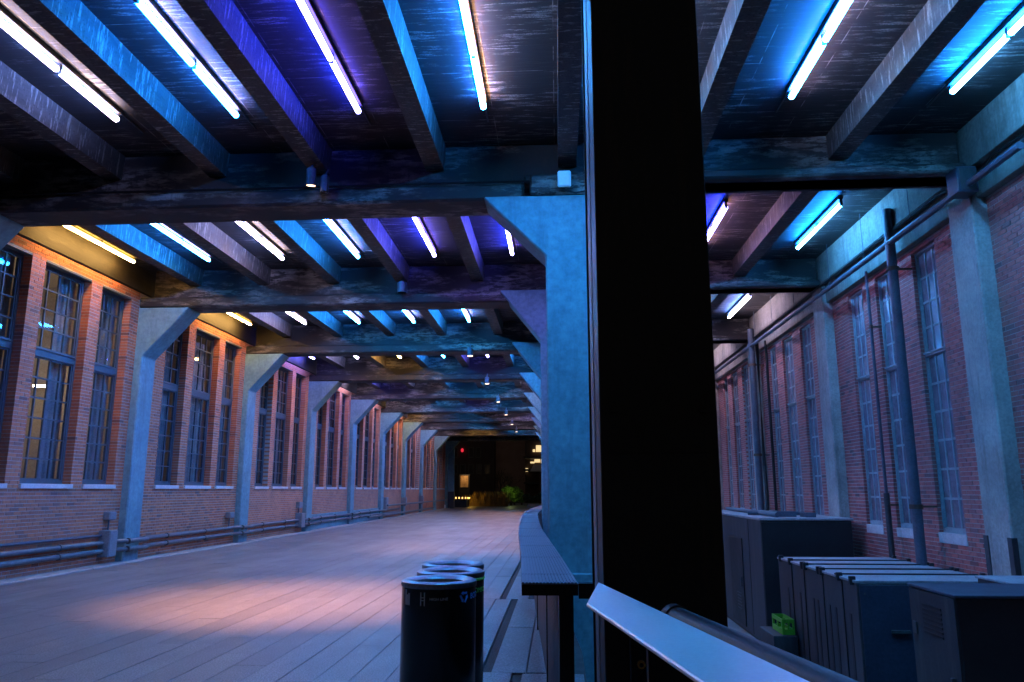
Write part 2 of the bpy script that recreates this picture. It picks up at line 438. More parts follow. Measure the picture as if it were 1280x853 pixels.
# ------------------------------------------------------------------ ground, deck, planks
g = MB(); g.box(-700, 700, -300, 1100, YARD - 0.5, YARD - 0.02); struct("ground", g, M['yard'])
g = MB(); g.box(0.24, 13, -4, 90, YARD - 0.02, YARD); struct("yard_floor", g, M['yard'])
deck_poly = [(LW - 0.2, -4), (1.2, -4), (1.2, 2.0), (0.22, 2.6), (0.22, 8), (-0.1, 14), (-0.2, 120), (LW - 0.2, 120)]
g = MB(); g.prism(deck_poly, 'z', YARD - 0.3, -0.02)
deck = struct("pavement", g, M['gap'])
g = MB(); g.box(-15, 40, 120.2, 200, YARD, -0.1); struct("terrace", g, M['yard'])
g = MB()
y = 3.0
while y < END:
    L = 3.05 if y < 40 else END - y
    g.box(LW - 0.05, -9.26, y, min(y + L, END) - 0.008, -0.05, 0.03 + random.uniform(-0.004, 0.004)); y += L
part("kerb_strip", g, M['kerb'], None, 0.012)["kind"] = "structure"

def plank_x0(y):      # left edge of the planting slot beside the guard rail
    return -0.41 if y < 7.0 else (-0.69 if y < 11.5 else -0.86)
PL = 3.05
pm = MB(); pm.box(0, 0.2945, 0, PL - 0.005, -0.055, 0.0)
plank_me = pm.mesh("plank", 0.002); plank_me.materials.append(M['plank'])
cand = []
x = -9.25; row = 0
while x < -0.35:
    off = [0.0, 1.3, 0.5, 2.1, 0.9, 1.8, 2.6][row % 7] + random.uniform(-0.1, 0.1)
    y = 1.0 - off
    while y < 92:
        if x + 0.29 < (-1.1 if y < 24 else -0.8): cand.append((x, y))
        y += PL
    x += 0.3; row += 1
cand.sort(key=lambda c: (c[0] + 0.15) ** 2 * 0.25 + (c[1] + 1.5) ** 2)
vis = [c for c in cand if c[1] + PL > 5.2]
for cx_, cy_ in vis[:300]:
    o = link("plank", plank_me, deck, (cx_, cy_, random.uniform(-0.0015, 0.0015)))
pm = MB()
for cx_, cy_ in vis[300:] + [c for c in cand if c[1] + PL <= 5.2]:
    pm.box(cx_, cx_ + 0.294, cy_, cy_ + PL - 0.008, -0.055, random.uniform(-0.0015, 0.0015), tone=random.random())
part("plank", pm, M['plank_mass'], deck, kind="stuff")
# edge planks beyond the planting slot, under the guard rail
pm = MB()
for j, (y0, y1, x0, x1) in enumerate([(1.5, 3.9, -1.148, -0.784), (3.91, 6.4, -1.148, -0.784), (6.41, 6.99, -1.148, -0.784), (1.5, 2.9, -0.778, -0.415), (2.91, 5.3, -0.778, -0.415), (5.31, 6.99, -0.778, -0.415),
                                      (7.0, 9.3, -1.148, -0.925), (9.31, 11.49, -1.148, -0.925), (7.0, 8.2, -0.919, -0.695), (8.21, 11.49, -0.919, -0.695), (11.5, 14.4, -1.148, -0.865), (14.41, 17.5, -1.148, -0.865), (17.51, 21.0, -1.148, -0.865), (21.01, 27.0, -1.148, -0.865),
                                      (1.5, 4.9, -0.33, -0.06), (4.91, 6.98, -0.33, -0.06), (7.0, 9.2, -0.6, -0.3), (9.21, 11.5, -0.6, -0.3), (11.52, 14.5, -0.78, -0.46), (14.51, 18, -0.78, -0.46),
                                      (1.5, 3.6, -0.05, 0.22), (3.61, 5.2, -0.05, 0.22), (5.21, 6.98, -0.05, 0.2), (7.0, 9.2, -0.29, 0.05), (9.21, 11.5, -0.29, 0.0)]):
    part("edge_slab", MB().box(x0, x1, y0, y1, -0.055, 0.004 + 0.002 * (j % 3)), M['plank'], deck, 0.005)
g = MB(); g.box(-0.41, -0.335, 1.5, 7.0, -0.055, -0.012); g.box(-0.69, -0.605, 7.01, 11.5, -0.055, -0.012); g.box(-0.86, -0.785, 11.51, 22, -0.055, -0.012)
part("slot_gravel", g, M['gravel'], deck, kind="stuff")

# ------------------------------------------------------------------ brick helper
def bricks(openings, blocks, y0, y1, z0, z1, course=0.0677, ln=0.21):
    out = []; i = 0; z = z0
    while z + course * 0.6 < z1:
        zt = min(z + course - 0.0115, z1)
        mid = (z + zt) / 2
        iv = [(y0, y1)]
        for (a, b, c, d) in openings + blocks:
            if c <= mid <= d:
                nx = []
                for (p, q) in iv:
                    if b <= p or a >= q: nx.append((p, q)); continue
                    if a > p: nx.append((p, a))
                    if b < q: nx.append((b, q))
                iv = nx
        off = (i % 2) * ln / 2
        for (p, q) in iv:
            k = math.floor((p - off) / ln)
            cuts = [p]
            while True:
                k += 1; a = k * ln + off
                if a >= q - 0.045: break
                if a - p > 0.045: cuts.append(a)
            cuts.append(q)
            for aa, bb in zip(cuts, cuts[1:]):
                out.append((aa, bb - (0.015 if bb < q - 1e-4 else 0.0), z, zt))
        z += course; i += 1
    return out
unit = MB(); unit.box(0, 1, 0, 1, 0, 1)
def brick_parts(parent, items, x_face, depth, sgn, single, mass, near):
    # sgn +1: wall face looks towards +x
    me = unit.mesh("brick"); me.materials.append(single)
    items = sorted(items, key=near)
    for (a, b, c, d) in items[:300]:
        j = random.uniform(-0.003, 0.003)
        o = link("brick", me, parent)
        o.location = (x_face + j if sgn < 0 else x_face - depth + j, a, c)
        o.scale = (depth, b - a, d - c)
    m = MB()
    for (a, b, c, d) in items[300:]:
        j = random.uniform(-0.003, 0.003)
        x0 = x_face + j if sgn < 0 else x_face - depth + j
        m.box(x0, x0 + depth, a, b, c, d, tone=random.random())
    part("brick", m, mass, parent, kind="stuff")

# ------------------------------------------------------------------ left building
lb = thing("brick_building", "long red brick building with tall gridded windows along the paved passage", "building", (LW, 12, 0))
TOPB = 6.04
WIN = [(1.36, 2.45, 3), (2.83, 4.28, 4), (4.65, 5.76, 3)]
SILL, BRK, WTOP = 1.67, 4.12, 5.82
def lbase(k): return zb(k)
lopen, lpil = [], []
for k in range(-1, 9):
    b = lbase(k)
    for (a, c, n) in WIN: lopen.append((b + a, b + c, SILL, WTOP, n, k))
    lpil.append((b, b + 0.62))
NEAR_L = (11.4, lbase(2))
blk = [(a, b, -1, 9) for (a, b) in lpil]
items = bricks([o[:4] for o in lopen], blk, NEAR_L[0], NEAR_L[1], 0.035, TOPB)

brick_parts(lb, items, LW, 0.2, 1, M['brick'], M['brick_mass'], lambda t: (t[0] - 13.0) ** 2 + 0.4 * (t[2] - 1.56) ** 2 + (1000 if t[1] < 12.9 else 0))

def wall_backing(mb, face, opens, y0, y1, z0, z1, thick, sgn, inset):
    # solid wall with openings, its face at x = face
    xs = sorted([face, face - sgn * thick])
    op = sorted([o for o in opens if o[1] > y0 and o[0] < y1])
    zl = min(o[2] for o in op); zh = max(o[3] for o in op)
    mb.box(xs[0], xs[1], y0, y1, z0, zl - inset)
    mb.box(xs[0], xs[1], y0, y1, zh + inset, z1)
    y = y0
    for o in op:
        if o[0] - inset > y: mb.box(xs[0], xs[1], y, o[0] - inset, zl - inset, zh + inset)
        y = o[1] + inset
    if y < y1: mb.box(xs[0], xs[1], y, y1, zl - inset, zh + inset)
m = MB(); wall_backing(m, LW - 0.006, lopen, NEAR_L[0], NEAR_L[1], -0.05, TOPB, 0.3, 1, 0.012)
part("mortar_bed", m, M['mortar'], lb)
m = MB(); wall_backing(m, LW, lopen, NEAR_L[1], END, -0.05, TOPB, 0.3, 1, 0.0)
part("wall", m, M['brick_far'], lb)
m = MB(); wall_backing(m, LW, lopen, 3.9, NEAR_L[0], -0.05, TOPB, 0.3, 1, 0.0)
part("wall", m, M['brick_far'], lb)
# grey painted base band in two of the far bays
m = MB(); m.box(LW - 0.01, LW + 0.05, lbase(3) + 0.62, lbase(4), 0.02, 0.62); m.box(LW - 0.01, LW + 0.05, lbase(4) + 0.62, lbase(5), 0.02, 0.62)
part("base_band", m, M['pillar'], lb, 0.01)

pane_me = MB().box(0, 1, 0, 1, 0, 1).mesh("pane"); pane_me.materials.append(M['glass'])
def window(parent, o, face, sgn, nrow_lo, nrow_up, brk, single, fmat, gmat, sill_mat, pane_mesh, tr_h, deep=0.17, sill_h=0.09, sill_out=0.05, mw=0.028, fw=0.06, sw=0.03):
    a, b, c, d, n, k = o
    xf = face - sgn * deep                      # outer face of the frame
    def bx(mb, d0, d1, y0, y1, z0, z1):
        xs = sorted([xf - sgn * d0, xf - sgn * d1]); mb.box(xs[0], xs[1], y0, y1, z0, z1); return mb
    m = MB()
    bx(m, 0, 0.09, a, a + fw, c, d); bx(m, 0, 0.09, b - fw, b, c, d)
    bx(m, 0, 0.09, a + fw, b - fw, c, c + 0.07); bx(m, 0, 0.09, a + fw, b - fw, d - 0.06, d)
    bx(m, -0.015, 0.085, a + fw, b - fw, brk - tr_h / 2, brk + tr_h / 2)
    bx(m, -0.04, -0.016, a + fw, b - fw, brk + tr_h / 2 - 0.03, brk + tr_h / 2)
    w = part("window", m, fmat, parent)
    gm = MB()
    for (z0, z1, nr) in ((c + 0.07, brk - tr_h / 2, nrow_lo), (brk + tr_h / 2, d - 0.06, nrow_up)):
        m = MB()
        ya, yb = a + fw, b - fw
        bx(m, 0.02, 0.07, ya, ya + sw, z0, z1); bx(m, 0.02, 0.07, yb - sw, yb, z0, z1)
        bx(m, 0.02, 0.07, ya + sw, yb - sw, z0, z0 + sw); bx(m, 0.02, 0.07, ya + sw, yb - sw, z1 - sw, z1)
        ya += sw; yb -= sw; z0 += sw; z1 -= sw
        pw = (yb - ya - (n - 1) * mw) / n; ph = (z1 - z0 - (nr - 1) * mw) / nr
        for i in range(1, n): bx(m, 0.025, 0.06, ya + i * (pw + mw) - mw, ya + i * (pw + mw), z0, z1)
        for j in range(1, nr): bx(m, 0.028, 0.057, ya, yb, z0 + j * (ph + mw) - mw, z0 + j * (ph + mw))
        part("sash", m, fmat, w)
        for i in range(n):
            for j in range(nr):
                y0 = ya + i * (pw + mw); zz = z0 + j * (ph + mw)
                if single:
                    q = link("pane", pane_mesh, w, (min(xf - sgn * 0.04, xf - sgn * 0.046), y0, zz))
                    q.scale = (0.006, pw, ph)
                else: bx(gm, 0.04, 0.046, y0, y0 + pw, zz, zz + ph)
    if not single: part("pane", gm, gmat, w, kind="stuff")
    m = MB(); xs = sorted([face + sgn * sill_out, face - sgn * deep])
    m.box(xs[0], xs[1], a - 0.02, b + 0.02, c - sill_h, c - 0.002)
    part("sill", m, sill_mat, w, 0.006)
    return w
for o in lopen:
    if o[1] < 11.5 and o[5] < 0: continue
    window(lb, o, LW, 1, 6, 4, BRK, 0 <= o[5] <= 2, M['frame'], M['glass'], M['sill'], pane_me, 0.16)
# rooms behind the glass: back wall, floor, ceiling, party walls, pleated curtains and small lamps
XR = LW - 0.3
for k in range(0, 9):
    b = lbase(k)
    m = MB()
    m.box(XR - 3.0, XR - 2.9, b, b + BAY - 0.02, 0.4, 6.3); m.box(XR - 2.9, XR, b, b + BAY - 0.02, 0.3, 0.4); m.box(XR - 2.9, XR, b, b + BAY - 0.02, 6.2, 6.3)
    m.box(XR - 2.9, XR, b, b + 0.05, 0.4, 6.2)
    part("room", m, M['room'], lb)
    m = MB()
    for wi, (a, c, n) in enumerate(WIN):
        y0, y1 = b + a - 0.05, b + c
        if k == 0: y0 = y1 - (0.45, 0.5, 0.42)[wi]
        ny = int((y1 - y0) / 0.03)
        vs, fs = [], []
        for i in range(ny + 1):
            yy = y0 + (y1 - y0) * i / ny
            xx = XR - 0.07 + 0.03 * math.sin(yy * 26 + wi) + 0.012 * math.sin(yy * 61)
            vs += [(xx, yy, 0.9), (xx, yy, 6.05 if k == 0 else 5.6)]
            if i: fs.append((2 * i - 2, 2 * i, 2 * i + 1, 2 * i - 1))
        m.add(vs, fs)
    part("curtain", m, M['curtain'], lb)
    m = MB()
    if k == 0:
        for (xx, yy, zz) in ((-1.3, 4.6, 3.9), (-1.3, 5.3, 3.75), (-1.6, 2.4, 5.0), (-1.6, 3.2, 5.0), (-1.2, 0.9, 2.2)):
            m.box(XR + xx - 0.12, XR + xx + 0.12, b + yy - 0.05, b + yy + 0.05, zz, zz + 0.04)
    else:
        m.box(XR - 1.0, XR - 0.9, b + 3.0, b + 3.4, 5.2, 5.25)
    part("room_lamp", m, M['room_lamp'], lb)
# lintel strip (dark steel) over the near windows
for o in lopen:
    if 0 <= o[5] <= 2:
        part("lintel", MB().box(LW - 0.12, LW - 0.004, o[0] - 0.01, o[1] + 0.01, o[3] - 0.02, o[3] + 0.015), M['frame'], lb)

# ------------------------------------------------------------------ right building
rb = thing("brick_building", "old dark red brick building with rusted gridded windows and pipes above the yard of cabinets", "building", (RW, 12, YARD))
def rbase(k): return zb(k)
RWIN = [(1.54, 2.34, 3), (2.98, 3.87, 3), (4.48, 5.22, 3)]
RS, RB_, RT = 0.90, 3.74, 5.5
ropen, rpil = [], []
for k in range(-1, 9):
    b = rbase(k)
    for (a, c, n) in RWIN: ropen.append((b + a, b + c, RS, RT, n, k))
    rpil.append((b, b + 0.64))
NEAR_R = (8.6, rbase(2))
items = bricks([o[:4] for o in ropen], [(a, b, -3, 9) for (a, b) in rpil], NEAR_R[0], NEAR_R[1], YARD + 0.02, 5.56)
brick_parts(rb, items, RW, 0.14, -1, M['rbrick'], M['rbrick_mass'], lambda t: (t[0] - 11.4) ** 2 + 0.3 * (t[2] - 2.2) ** 2 + (1000 if t[1] < 10.9 or t[2] < 0.2 else 0))
m = MB(); wall_backing(m, RW + 0.006, ropen, NEAR_R[0], NEAR_R[1], YARD - 0.1, 5.58, 0.3, -1, 0.012); part("mortar_bed", m, M['mortar'], rb)
m = MB(); wall_backing(m, RW, ropen, NEAR_R[1], rbase(9), YARD - 0.1, 5.58, 0.3, -1, 0.0); part("wall", m, M['rbrick_far'], rb)
m = MB(); wall_backing(m, RW, ropen, 4.1, NEAR_R[0], YARD - 0.1, 5.58, 0.3, -1, 0.0); part("wall", m, M['rbrick_far'], rb)
rp_me = MB().box(0, 1, 0, 1, 0, 1).mesh("pane"); rp_me.materials.append(M['rglass'])
for o in ropen:
    if o[1] < 9: continue
    window(rb, o, RW, -1, 6, 4, RB_, 0 <= o[5] <= 2, M['rframe'], M['rglass'], M['sill'], rp_me, 0.07, deep=0.06, sill_h=0.16, sill_out=0.015, mw=0.036, fw=0.035, sw=0.014)
for k in range(0, 9):
    b = rbase(k)
    m = MB()
    for wi, (a, c, n) in enumerate(RWIN):
        m.box(RW + 0.145, RW + 0.16, b + a - 0.06, b + c + 0.06, RS - 0.05, RT - 0.3 * random.random())
    part("window_backing", m, M['board'], rb)
    m = MB(); m.box(RW + 0.5, RW + 0.55, b + 0.7, b + 6.1, RS - 0.1, RT + 0.05); part("dark_room", m, M['gap'], rb)
# concrete pilasters, some with steel corner guards
for i, (a, b) in enumerate(rpil):
    if i == 0: continue
    p = part("pilaster", MB().box(5.82, RW + 0.1, a, b, YARD, 6.4), M['raw'], rb, 0.02)
    if i < 3:
        g = MB(); g.box(5.805, 5.88, a - 0.015, a + 0.09, YARD, 0.95); g.box(5.805, 5.88, b - 0.09, b + 0.015, YARD, 0.95); part("corner_guard", g, M['unit'], p, 0.004)
m = MB(); m.box(RW - 0.12, RW + 0.3, 4.1, rbase(9), 5.58, 5.98); part("lintel_band", m, M['lintel'], rb, 0.01)
m = MB(); m.box(RW - 0.24, RW + 0.3, 4.1, rbase(9), 5.983, CEIL); part("upper_band", m, M['lintel'], rb, 0.01)
# pipes on the right wall
m = MB(); m.tube([(5.68, 9.0, 5.69), (5.68, 62, 5.69)], 0.05, 8)
for k in range(0, 8):
    for dy in (1.5, 3.4, 5.2): m.tube([(5.68, rbase(k) + dy, 5.73), (5.68, rbase(k) + dy, CEIL)], 0.006, 5)
o = part("overhead_pipe", m, M['darkpipe'], None, smooth=True); tag(o, "long dark horizontal pipe hung on thin rods below the roof beside the old brick wall", "pipe")
m = MB(); m.tube([(5.86, 9.0, 5.9), (5.8, 9.8, 5.92), (5.79, 10.2, 5.75), (5.76, 11.2, 5.92), (5.76, 50, 5.94)], 0.022, 6)
o = part("wall_cable", m, M['blacksteel'], None, smooth=True); tag(o, "thin black cable running along the top of the old brick wall", "cable")
def downpipe(label, x, y, r, z0, z1, lower=None):
    t = thing("downpipe", label, "pipe", (x, y, z0))
    part("pipe_shaft", MB().tube([(x, y, z0), (x, y, z1)], r, 14), M['darkpipe'], t, smooth=True)
    for zz in ([z0 + 1.0, z0 + 2.7, z1 - 1.1]):
        m = MB(); m.tube([(x, y, zz), (x, y, zz + 0.07)], r * 1.28, 14)
        m.box(x + r * 0.6, RW, y - 0.02, y + 0.02, zz + 0.02, zz + 0.05)
        part("collar", m, M['rust'], t)
    if lower: part("sleeve", MB().tube([(x, y, z0), (x, y, lower)], r * 1.8, 12), M['unit'], t, smooth=True)
    return t
downpipe("thick dark blue downpipe crossing the middle window of the old brick wall", 5.71, 12.8, 0.08, YARD, 6.3)
downpipe("thin dark conduit with thicker lower half, between the two farther windows of the nearest bay", 5.84, 14.2, 0.028, YARD, 5.6, 1.5)
downpipe("thick dark downpipe on the far pilaster of the old brick wall", 5.7, 22.3, 0.09, -0.2, 6.2)
m = MB(); m.tube([(5.76, 21.9, 5.7), (5.76, 21.9, 2.2), (5.7, 21.6, 1.4), (5.6, 21.3, 0.98)], 0.05, 8); m.tube([(5.9, 21.5, 5.7), (5.9, 21.5, 1.0)], 0.04, 8)
tag(part("hanging_cable", m, M['blacksteel'], None, smooth=True), "two black cables hanging beside the far downpipe and curling at the bottom", "cable")
t = thing("junction_box", "dark square junction box high on the nearest pilaster of the old brick wall", "box", (5.7, 10.3, 5.7))
part("case", MB().box(5.54, 5.815, 10.2, 10.5, 5.58, 5.95), M['unit_blue'], t, 0.012); part("cover", MB().box(5.57, 5.78, 10.185, 10.199, 5.61, 5.92), M['unit'], t)

# ------------------------------------------------------------------ roof: slab, frames, joists
rf = thing("passage_roof", "soot blackened concrete roof of crossbeams and joists with coloured light on its underside", "roof", (-1.7, 30, CEIL))
RX0, RX1 = -10.4, 6.6
part("slab", MB().box(RX0, RX1, 2.6, END, CEIL, CEIL + 0.4), M['ceiling'], rf)
part("edge_beam", MB().box(LW - 0.3, LW + 0.03, 4.0, END, TOPB + 0.003, CEIL), M['edge'], rf, 0.03)
BB_ = 5.69
def yb(k, x): return zb(k) + SK * x
for k in range(-1, 10):
    z = zb(k)
    m = MB()
    m.box(LW + 0.21, 5.78, z + 0.12, z + 0.5, BB_ + 0.25, CEIL, SK)
    part("crossbeam", m, M['beam'], rf, 0.02)
    m = MB()
    m.prism([(LW - 0.1, BB_), (-0.45, BB_), (-0.45, BB_ + 0.247), (LW - 0.1, BB_ + 0.247)], 'y', z - 0.06, z + 0.62, SK)
    part("lower_flange", m, M['beam'], rf, 0.035)
    m = MB(); m.box(-0.45 + 0.003, 5.79, z - 0.04, z + 0.58, 5.94, 6.08, SK)
    part("lower_flange", m, M['beam'], rf, 0.03)
JX = [-8.55, -6.92, -5.26, -3.66, -1.92, 0.05, 1.86, 3.95]
JB = 6.24
for k in range(-1, 9):
    for jx in JX:
        m = MB()
        w = 0.27
        vs = []
        y0 = (max(zb(k) + 0.5, 2.6) if k >= 0 else 2.6); y1 = zb(k + 1) + 0.12
        for zz, ww in ((JB, w), (CEIL, w + 0.02)):
            for yy in (y0, y1):
                for xx in (jx, jx + ww):
                    vs.append((xx, yy + (SK * xx if (yy == y1 or k >= 0) else 0), zz))
        m.add(vs, [(0, 2, 3, 1), (0, 1, 5, 4), (2, 6, 7, 3), (0, 4, 6, 2), (1, 3, 7, 5)])
        part("joist", m, M['joist'], rf)
m = MB(); m.tube([(LW + 0.3, yb(0, LW) - 0.08, BB_ + 0.27), (-4, yb(0, -4) - 0.06, BB_ + 0.265), (0.0, yb(0, 0) - 0.07, BB_ + 0.27)], 0.02, 6)
part("beam_cable", m, M['blacksteel'], rf, smooth=True)
m = MB(); m.box(-0.36, 0.6, zb(0) - 0.2, zb(0) - 0.045, 5.705, 6.0); part("pad_block", m, M['beam'], rf, 0.03)

# ------------------------------------------------------------------ pillars
ordl = ["", "nearest", "second", "third", "fourth", "fifth", "sixth", "seventh", "eighth", "farthest"]
def pillar(label, pts, y0, y1, group, sk=0.0):
    # shaft outline with the angled bracket in one outline; pts: shaft corners (wall side bottom, ...), bracket start, knee, tip
    a, b, top, knee, tip, lip = pts
    s_ = 1 if tip > b else -1
    out = [(a, YARD if a > -5 else -0.05), (b, YARD if a > -5 else -0.05), (b, knee), (tip, top - lip), (tip, top), (a, top)]
    o = part("concrete_pillar", MB().prism(out, 'y', y0, y1), M['pillar'], None, 0.022)
    return tag(o, label, "pillar", group)
for k in range(0, 10):
    b = lbase(k)
    lab = ("angled bracket of the grey pillar just outside the left edge" if k == 0 else
           "%s pale grey painted pillar standing along the left brick wall%s" % (ordl[k], ", at the far exit" if k == 9 else ""))
    xf = LW + 0.17
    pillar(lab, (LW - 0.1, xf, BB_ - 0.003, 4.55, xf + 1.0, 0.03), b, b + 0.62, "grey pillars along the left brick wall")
RXL = [-0.14, -0.355, -0.46, -0.55, -0.65, -0.7, -0.75, -0.8, -0.85, -0.9]
for k in range(0, 10):
    x0 = RXL[k]; z0 = zb(k) - 0.16
    top = 5.70 if k == 0 else 5.935
    lab = "broad blue lit concrete pillar with angled bracket right behind the black steel column" if k == 0 else           "%s grey pillar in the row behind the blue lit pillar, with its angled bracket" % ordl[k]
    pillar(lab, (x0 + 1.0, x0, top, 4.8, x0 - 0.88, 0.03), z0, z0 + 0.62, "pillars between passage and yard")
p0 = [o for o in bpy.data.objects if o.name.startswith("concrete_pillar") and "black steel" in o["label"]][0]
part("base_trim", MB().box(-0.19, 0.86, zb(0) - 0.18, zb(0) + 0.5, 0.33, 0.5), M['pillar'], p0, 0.02)

# end wall return at the far exit
t = thing("end_wall", "grey return wall with darker base at the far left exit of the passage", "wall", (-9.3, END, 0))
part("upper_panel", MB().box(LW - 0.3, -8.95, END, END + 0.3, 1.4, BB_ + 0.3), M['pillar'], t)
part("lower_panel", MB().box(LW - 0.3, -8.92, END - 0.03, END + 0.3, -0.06, 1.397), M['unit_blue'], t)

# ------------------------------------------------------------------ fluorescent fixtures
def fixture(variant):
    t = thing("fluorescent_light", "", "ceiling light", (0, 0, CEIL))
    z = CEIL
    part("channel", MB().box(-0.045, 0.045, -2.5, 0.02, z - 0.065, z - 0.002), M['channel'], t, 0.006)
    for y0, y1 in ((-1.2, -0.03), (-2.45, -1.29)):
        part("tube", MB().tube([(0, y0, z - 0.15), (0, y1, z - 0.15)], 0.037, 14), M['tube_' + variant], t, smooth=True)
    for yy in (-2.48, -1.24, -0.01):
        m = MB(); m.box(-0.02, 0.02, yy - 0.02, yy + 0.02, z - 0.18, z - 0.066); part("lamp_holder", m, M['channel'], t)
    part("conduit", MB().tube([(0, 0.02, z - 0.02), (0, 0.62, z - 0.02)], 0.012, 6), M['channel'], t)
    return t
proto = {}
TX = [-9.24, -7.54, -5.9, -4.24, -2.58, -0.92, 3.02, 5.0, 1.02]
PLAN = {0: {2: 'white_dim', 3: 'azure_dim', 4: 'violet_dim', 5: 'azure_warm', 8: 'azure_warm', 6: 'azure_warm', 7: 'cyan'},
        1: {0: 'amber', 1: 'azure', 2: 'white', 3: 'azure', 4: 'violet', 5: 'violet', 6: 'violet_warm', 7: 'cyan'},
        2: {0: 'amber', 1: 'white', 2: 'azure', 3: 'azure', 4: 'azure', 6: 'azure_warm', 7: 'white'},
        3: {0: 'violet', 1: 'white', 2: 'amber', 3: 'azure', 4: 'violet', 5: 'azure', 7: 'white'},
        4: {0: 'white', 1: 'violet', 2: 'white', 3: 'azure', 4: 'azure', 5: 'white', 7: 'azure'},
        5: {0: 'white', 1: 'white', 2: 'azure', 3: 'violet', 4: 'azure', 5: 'white', 7: 'azure'},
        6: {0: 'amber', 1: 'white', 2: 'azure', 4: 'white', 5: 'violet', 7: 'azure'},
        7: {0: 'white', 1: 'white', 2: 'azure', 4: 'white'}, 8: {0: 'white', 2: 'amber', 4: 'azure', 5: 'white'}}
NM = {'azure': 'blue white', 'cyan': 'cyan blue', 'violet': 'violet white', 'amber': 'amber yellow', 'white': 'cold white'}
BN = ["nearest", "second", "third", "fourth", "fifth", "sixth", "seventh", "eighth", "farthest"]
for k, row in PLAN.items():
    left = [i for i in sorted(row) if i < 6]; right = [i for i in (6, 7) if i in row]
    for i in sorted(row):
        v = row[i]; nm = NM[v.replace('_dim', '').replace('_warm', '')]
        if v not in proto: t = proto[v] = fixture(v)
        else: t = copy_tree(proto[v])
        x = TX[i]
        t.location = (x, zb(k) + SK * x - (1.3 if k == 0 else 1.1 if k == 1 else 0.75), CEIL)
        if i < 6: w = "%s from the left" % ["first", "second", "third", "fourth", "fifth", "sixth"][left.index(i)]
        elif i == 8: w = "hidden behind the top of the black column"
        else: w = "%s over the yard side" % (["first", "second", "third"][right.index(i)] if len(right) > 1 else "only one")
        t["label"] = "%s fluorescent tubes, %s roof bay, %s" % (nm, BN[k], w)
        t["group"] = "fluorescent tube lights under the roof"

# ------------------------------------------------------------------ spotlights under the beams
def spot(label, x, y, z, power, lit=True, r=0.07, aim=(0, 0), size=62):
    t = thing("spotlight", label, "spotlight", (x, y, z), "small spotlights fixed to the crossbeams")
    d = Vector((aim[0], aim[1], -1)).normalized()
    c = Vector((x, y, z))
    part("housing", MB().tube([c - d * 0.16, c - d * 0.13, c + d * 0.1], [r * 0.6, r, r], 16), M['darkpipe'], t, smooth=True)
    part("stem", MB().tube([c - d * 0.15, (x, y + 0.14, z + 0.3)], 0.018, 6), M['darkpipe'], t)
    part("lens", MB().tube([c + d * 0.098, c + d * 0.104], r * 0.9, 16), M['spot_face'] if lit else M['darkglass'], t)
    if lit and power:
        ld = bpy.data.lights.new("spot_beam", 'SPOT'); ld.energy = power; ld.color = (1.0, 0.4, 0.17); ld.spot_size = R(size); ld.spot_blend = 1.0; ld.shadow_soft_size = 0.06
        lo = link("spot_beam", ld, t, c + d * 0.13)
        lo.rotation_euler = d.to_track_quat('-Z', 'Y').to_euler()
spot("lit cylindrical spotlight on the nearest crossbeam, left of a dark unlit one", -3.51, zb(0) - 0.32, 5.97, 3600, aim=(-0.05, 0.19), size=58)
spot("dark unlit cylinder spotlight on the nearest crossbeam", -3.34, zb(0) - 0.22, 5.9, 0, False, 0.06)
spot("dark unlit spotlight on the second crossbeam, above the row of tubes", -3.45, zb(1) - 0.2, 6.0, 0, False, 0.11)
for k in range(2, 8):
    spot("lit warm spotlight on the %s crossbeam along the passage" % ["", "", "third", "fourth", "fifth", "sixth", "seventh", "eighth"][k], -2.5 - 0.05 * k, zb(k) - 0.28, 5.6, 1100 if k < 5 else 900, True, 0.09, aim=(0.03, -0.05), size=80)
t = thing("wireless_box", "small white plastic box on the crossbeam end just left of the black column", "box", (0.16, zb(0) - 0.4, 5.85))
wy = zb(0) - 0.27
part("case", MB().prism([(0.04, 5.76), (0.23, 5.76), (0.23, 6.0), (0.04, 6.0)], 'y', wy - 0.06, wy), M['whitebox'], t, 0.02)
part("bracket", MB().box(0.08, 0.18, wy + 0.001, zb(0) - 0.205, 5.84, 5.92), M['blacksteel'], t)
part("cable", MB().tube([(0.13, wy - 0.02, 5.75), (0.16, wy - 0.01, 5.71), (0.3, wy, 5.68), (0.5, wy, 5.72)], 0.012, 6), M['blacksteel'], t)

# ------------------------------------------------------------------ black steel column in the foreground
t = thing("steel_column", "tall black steel column in front, from the yard up to the roof", "column", (0.42, 3.4, YARD))
CX0, CX1, CY0, CY1 = 0.183, 0.682, 3.3, 4.4
part("front_plate", MB().box(CX0, CX1, CY0, CY0 + 0.03, YARD, 8.5), M['blacksteel'], t, 0.004)
part("back_plate", MB().box(CX0, CX1, CY1 - 0.03, CY1, YARD, 8.5), M['blacksteel'], t, 0.004)
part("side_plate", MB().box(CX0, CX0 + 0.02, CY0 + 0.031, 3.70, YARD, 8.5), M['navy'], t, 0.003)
part("side_plate", MB().box(CX0 - 0.004, CX0 + 0.02, 3.705, 4.02, YARD, 8.5), M['lit_side'], t, 0.003, label="side strip of the black column, coloured paler to look lit")
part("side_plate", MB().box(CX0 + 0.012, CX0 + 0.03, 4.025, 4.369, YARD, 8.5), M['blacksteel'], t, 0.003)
part("web", MB().box(CX1 - 0.07, CX1 - 0.03, CY0 + 0.031, CY1 - 0.031, YARD, 8.5), M['blacksteel'], t)
m = MB()
for zz in (1.9, 4.2):
    for xx in (CX0 + 0.06, CX1 - 0.06): m.lathe([(0.0, -0.012), (0.016, -0.012), (0.018, 0.0), (0.018, 0.008)], (0, 0, 0), 8) if False else m.box(xx - 0.014, xx + 0.014, CY0 - 0.012, CY0, zz - 0.014, zz + 0.014)
part("bolt", m, M['blacksteel'], t, kind=None)
